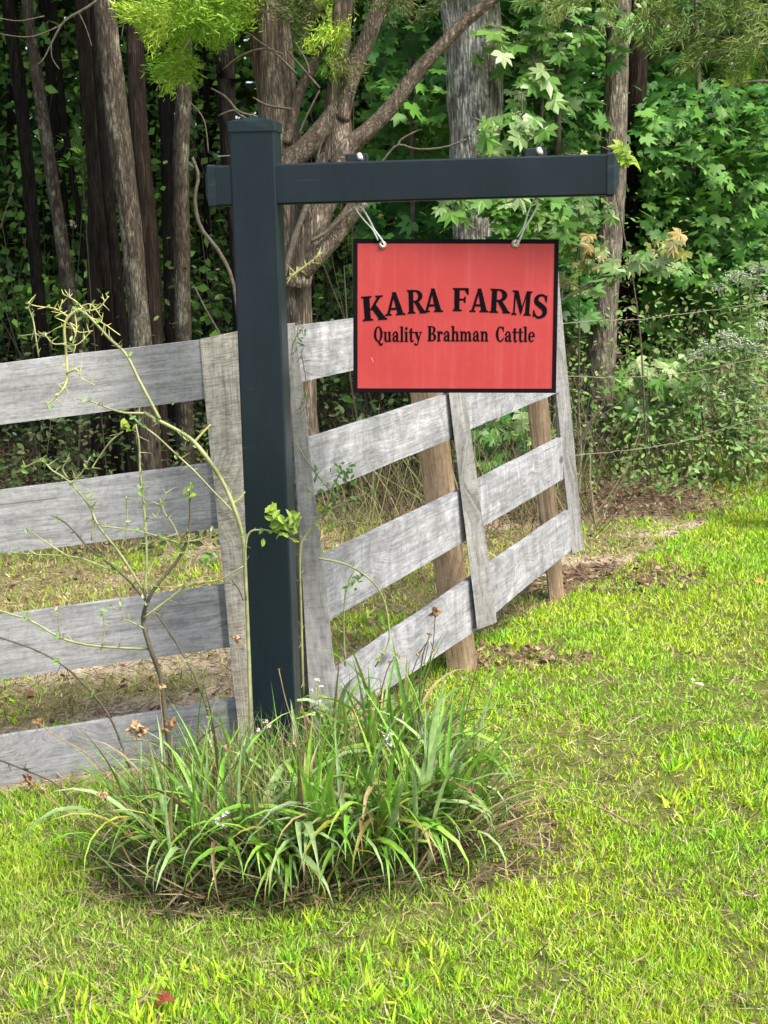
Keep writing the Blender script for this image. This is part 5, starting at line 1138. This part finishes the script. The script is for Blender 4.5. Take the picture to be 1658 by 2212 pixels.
thorny('thorny_shrub', 'wispy thorny shoots with pale leaf tufts threading the fence wing', 4.70, [
    ([(655, 1500), (650, 1330), (648, 1190), (662, 1155), (700, 1110), (745, 1085), (790, 1065)], [6, 6, 5, 4], STEM_GREEN, .5), ([(700, 1110), (715, 1060), (735, 1020)], [4, 3], STEM_GREEN, .8), ([(690, 1115), (735, 1125), (790, 1130)], [4, 2], STEM_GREEN, .6),
    ([(688, 1205), (748, 1220), (798, 1250), (826, 1290), (838, 1340), (838, 1390), (810, 1440)], [5, 4, 4], STEM_GREEN, .3), ([(640, 960), (665, 1000), (700, 1045), (730, 1075)], [4, 3], STEM_GREEN, .6), ([(745, 1440), (742, 1340), (748, 1270), (765, 1230)], [4, 3], STEM_GREEN, .5), ([(620, 605), (645, 585), (668, 568), (694, 546)], [6, 5, 3], STEM_YELLOW, 2.2), ([(650, 760), (660, 830), (645, 900)], [3, 2], STEM_GREEN, .9), ([(655, 705), (632, 745), (628, 800)], [3, 2], STEM_GREEN, .9)],
    (655, 1560), 6, leaves=[(748, 1020, 26, 14, 16, 'lit'), (700, 1090, 12, 14, 14, 'lime'), (690, 1060, 10, 16, 14, 'lit'), (768, 1252, 12, 10, 15, 'lit'), (645, 730, 8, 10, 12, 'lit'), (720, 1130, 8, 16, 14, 'mid')])

# ------------------------------------------------------------------ boneset plants at the wood edge
def boneset(label, Y, stems_, seed, base_px):
    r = random.Random(seed); rn = np.random.default_rng(seed); b = at(*base_px, Y); b.z = g(b.x, b.y)
    t = empty('boneset_plant', b, label, 'plant', 'white-flowered weeds at the wood edge')
    pos, nr, sz, col = [], [], [], []
    for (tx, ty, w) in stems_:
        tp = at(tx, ty, Y) - b; ft = Vector((r.gauss(0, .06), r.gauss(0, .06), 0)); mid = tp.lerp(ft, .5) + Vector((r.gauss(0, .05), 0, .03))
        tube('stem', [ft, mid, tp], [.006, .005, .003], STEM_GREEN, t, sides=5, n=12)
        path = catmull([ft, mid, tp], 20)
        for k in range(38):
            q = path[int(5 + 14.9 * r.random())]; d = Vector((r.gauss(0, 1), r.gauss(0, 1), .15)).normalized(); l_ = r.uniform(.05, .13)
            pos.append(q + d * l_ * .5); nr.append((d.x * .2 + r.gauss(0, .3), -.3, 1)); sz.append(l_); col.append(np.array((0.19, 0.30, 0.10)) * r.uniform(.6, 1.3))
        mb = MB()
        for k in range(int(w * 2.6)):
            a = r.uniform(0, 6.28); rad = w * .75 * mpp(Y) * math.sqrt(r.random()); q = tp + Vector((math.cos(a) * rad, math.sin(a) * rad * .7, r.gauss(0, .016) - rad * .2))
            v, f = lumpy(r.uniform(.004, .010), k + seed, .55, 5, 3); mb.add([p + q for p in v], f)
        for k in range(8):
            a = r.uniform(0, 6.28); rad = w * .45 * mpp(Y); mb.tube([tp + Vector((0, 0, -.06)), tp + Vector((math.cos(a) * rad, math.sin(a) * rad * .7, -.005))], [.0015, .001], sides=3, n=2, cap=False)
        mb.build('flower_head', PETAL_DULL, t)['kind'] = 'stuff'
    link('foliage', scatter('foliage', [(x * .5, y, z) for x, y, z in QUAD_V], QUAD_F, frames(np.array(nr), rn.random(len(pos)) * 6.28), np.array(pos), np.array(sz), np.array(col)), M_FOL, t)
boneset('tall weed crowned with flat white flower heads in front of the maple thicket', 9.5, [(1590, 590, 46), (1620, 605, 40), (1555, 620, 24), (1640, 575, 34), (1640, 640, 20)], 1, (1610, 1010))
boneset('leggy weed with dull greyish-white flower heads beside the lower barbed wire', 9.3, [(1545, 742, 50), (1600, 735, 46), (1500, 760, 26), (1632, 750, 34), (1570, 720, 30), (1648, 700, 22)], 2, (1570, 1015))
boneset('feathery green weed with sparse pale heads leaning over the lawn edge', 9.2, [(1630, 830, 14), (1560, 850, 10), (1650, 880, 18), (1590, 870, 12), (1520, 880, 8)], 3, (1595, 1030))

# dead branches across the upper left
def dead_branch(label, Y, lines, base_px):
    b = at(*base_px, Y); t = empty('dead_branch', b, label, 'branch')
    for pts, w in lines: tube('twig', [at(x, y, Y) - b for x, y in pts], [a / 2 * mpp(Y) for a in w], TWIG_GREY, t, sides=5, n=16)
dead_branch('bare forked grey branch hanging across the leaning trunks', 8.6, [([(250, -30), (190, 15), (140, 45), (115, 85), (95, 125), (80, 140)], [7, 6, 4, 2]), ([(140, 45), (120, 60), (60, 80), (-20, 70)], [4, 3, 2]), ([(170, 28), (185, 60), (198, 100)], [3, 2]), ([(110, 95), (112, 125), (128, 150)], [3, 2]), ([(290, 0), (270, 40), (262, 80)], [3, 2]), ([(95, 35), (40, 45), (-10, 38)], [3, 2])], (250, -30))
dead_branch('dark crooked vine climbing past the shaded trunks by the post', 8.9, [([(415, 340), (428, 380), (420, 430), (432, 490), (470, 540), (500, 600), (515, 690)], [6, 8, 9, 9, 8]), ([(420, 620), (445, 670), (480, 730)], [4, 4]), ([(410, 220), (440, 260), (450, 330)], [3, 3])], (515, 760))
dead_branch('pale dead limb leaning against the far fence batten', 7.3, [([(1300, 880), (1280, 905), (1262, 935), (1246, 965)], [4, 7, 9, 10]), ([(1285, 900), (1310, 890), (1340, 868)], [4, 2]), ([(1255, 945), (1240, 930), (1225, 945)], [4, 2])], (1246, 965))
dead_branch('long thin vine strung slantwise between shrubs above the wire', 8.8, [([(1206, 652), (1240, 635), (1290, 612), (1335, 585)], [5, 5, 4])], (1206, 652))

# ------------------------------------------------------------------ small things lying on the lawn
def fallen(name, label, px, py, size, col, tv=QUAD_V, tf=QUAD_F, seed=0):
    d = RIGHT * ((px - CX) / F) + UP * (-(py - CY) / F) + FWD; t = 1.0
    for _ in range(30):
        q = CAM + d * t; t *= 1 + 0.6 * ((q.z - g(q.x, q.y) - 0.045) / 1.6)
    q = CAM + d * t; r = random.Random(seed)
    me = mesh(name, [(x * size, y * size, z * size * 2 + r.uniform(-.05, .05) * size) for x, y, z in tv], tf, False)
    o = link(name, me, plain(name + '_tone', col, 0.8, 0.2, 0, 0.3, 80)); o.location = q; o.rotation_euler = (r.gauss(0.35, .2), r.gauss(0, .3), r.uniform(0, 6.28)); tag(o, label, 'leaf', 'fallen bits on the lawn')
fallen('fallen_leaf', 'rust-red fallen leaf low in the front lawn', 355, 2158, 0.042, (0.15, 0.035, 0.018), MAPLE_V, MAPLE_F, 1)
fallen('fallen_leaf', 'pale pinkish curled leaf lying on the lawn past the clumps', 1510, 1478, 0.036, (0.75, 0.52, 0.42), OVAL_V, OVAL_F, 2)
fallen('fallen_leaf', 'white bleached leaf scrap on the lawn', 1496, 1468, 0.022, (0.8, 0.72, 0.66), OVAL_V, OVAL_F, 7)
fallen('fallen_leaf', 'small peach leaf scrap beside the curled pink leaf', 1602, 1500, 0.028, (0.75, 0.55, 0.42), OVAL_V, OVAL_F, 3)
fallen('fallen_leaf', 'small white leaf flake in the front lawn', 1215, 2078, 0.022, (0.80, 0.78, 0.72), OVAL_V, OVAL_F, 4)
fallen('fallen_leaf', 'orange leaf caught in the leaf litter beyond the fence wing', 1640, 1255, 0.05, (0.55, 0.30, 0.06), OVAL_V, OVAL_F, 5)
def fallen_twig():
    a = at(1355, 1850, 3.9); a.z = g(a.x, a.y) + 0.05; t = empty('fallen_twig', a, 'forked straw-pale twig resting on the lawn beyond the clumps', 'twig')
    m_ = mpp(3.9); tube('stem', [Vector((0, 0, 0)), Vector((-40 * m_, 0.05, 0.015)), Vector((-80 * m_, .10, .02))], [.0035, .003, .0015], STALK, t, sides=5, n=8)
    tube('fork', [Vector((-30 * m_, 0.04, 0.012)), Vector((-62 * m_, .16, .03))], [.003, .0015], STALK, t, sides=5, n=5)
fallen_twig()
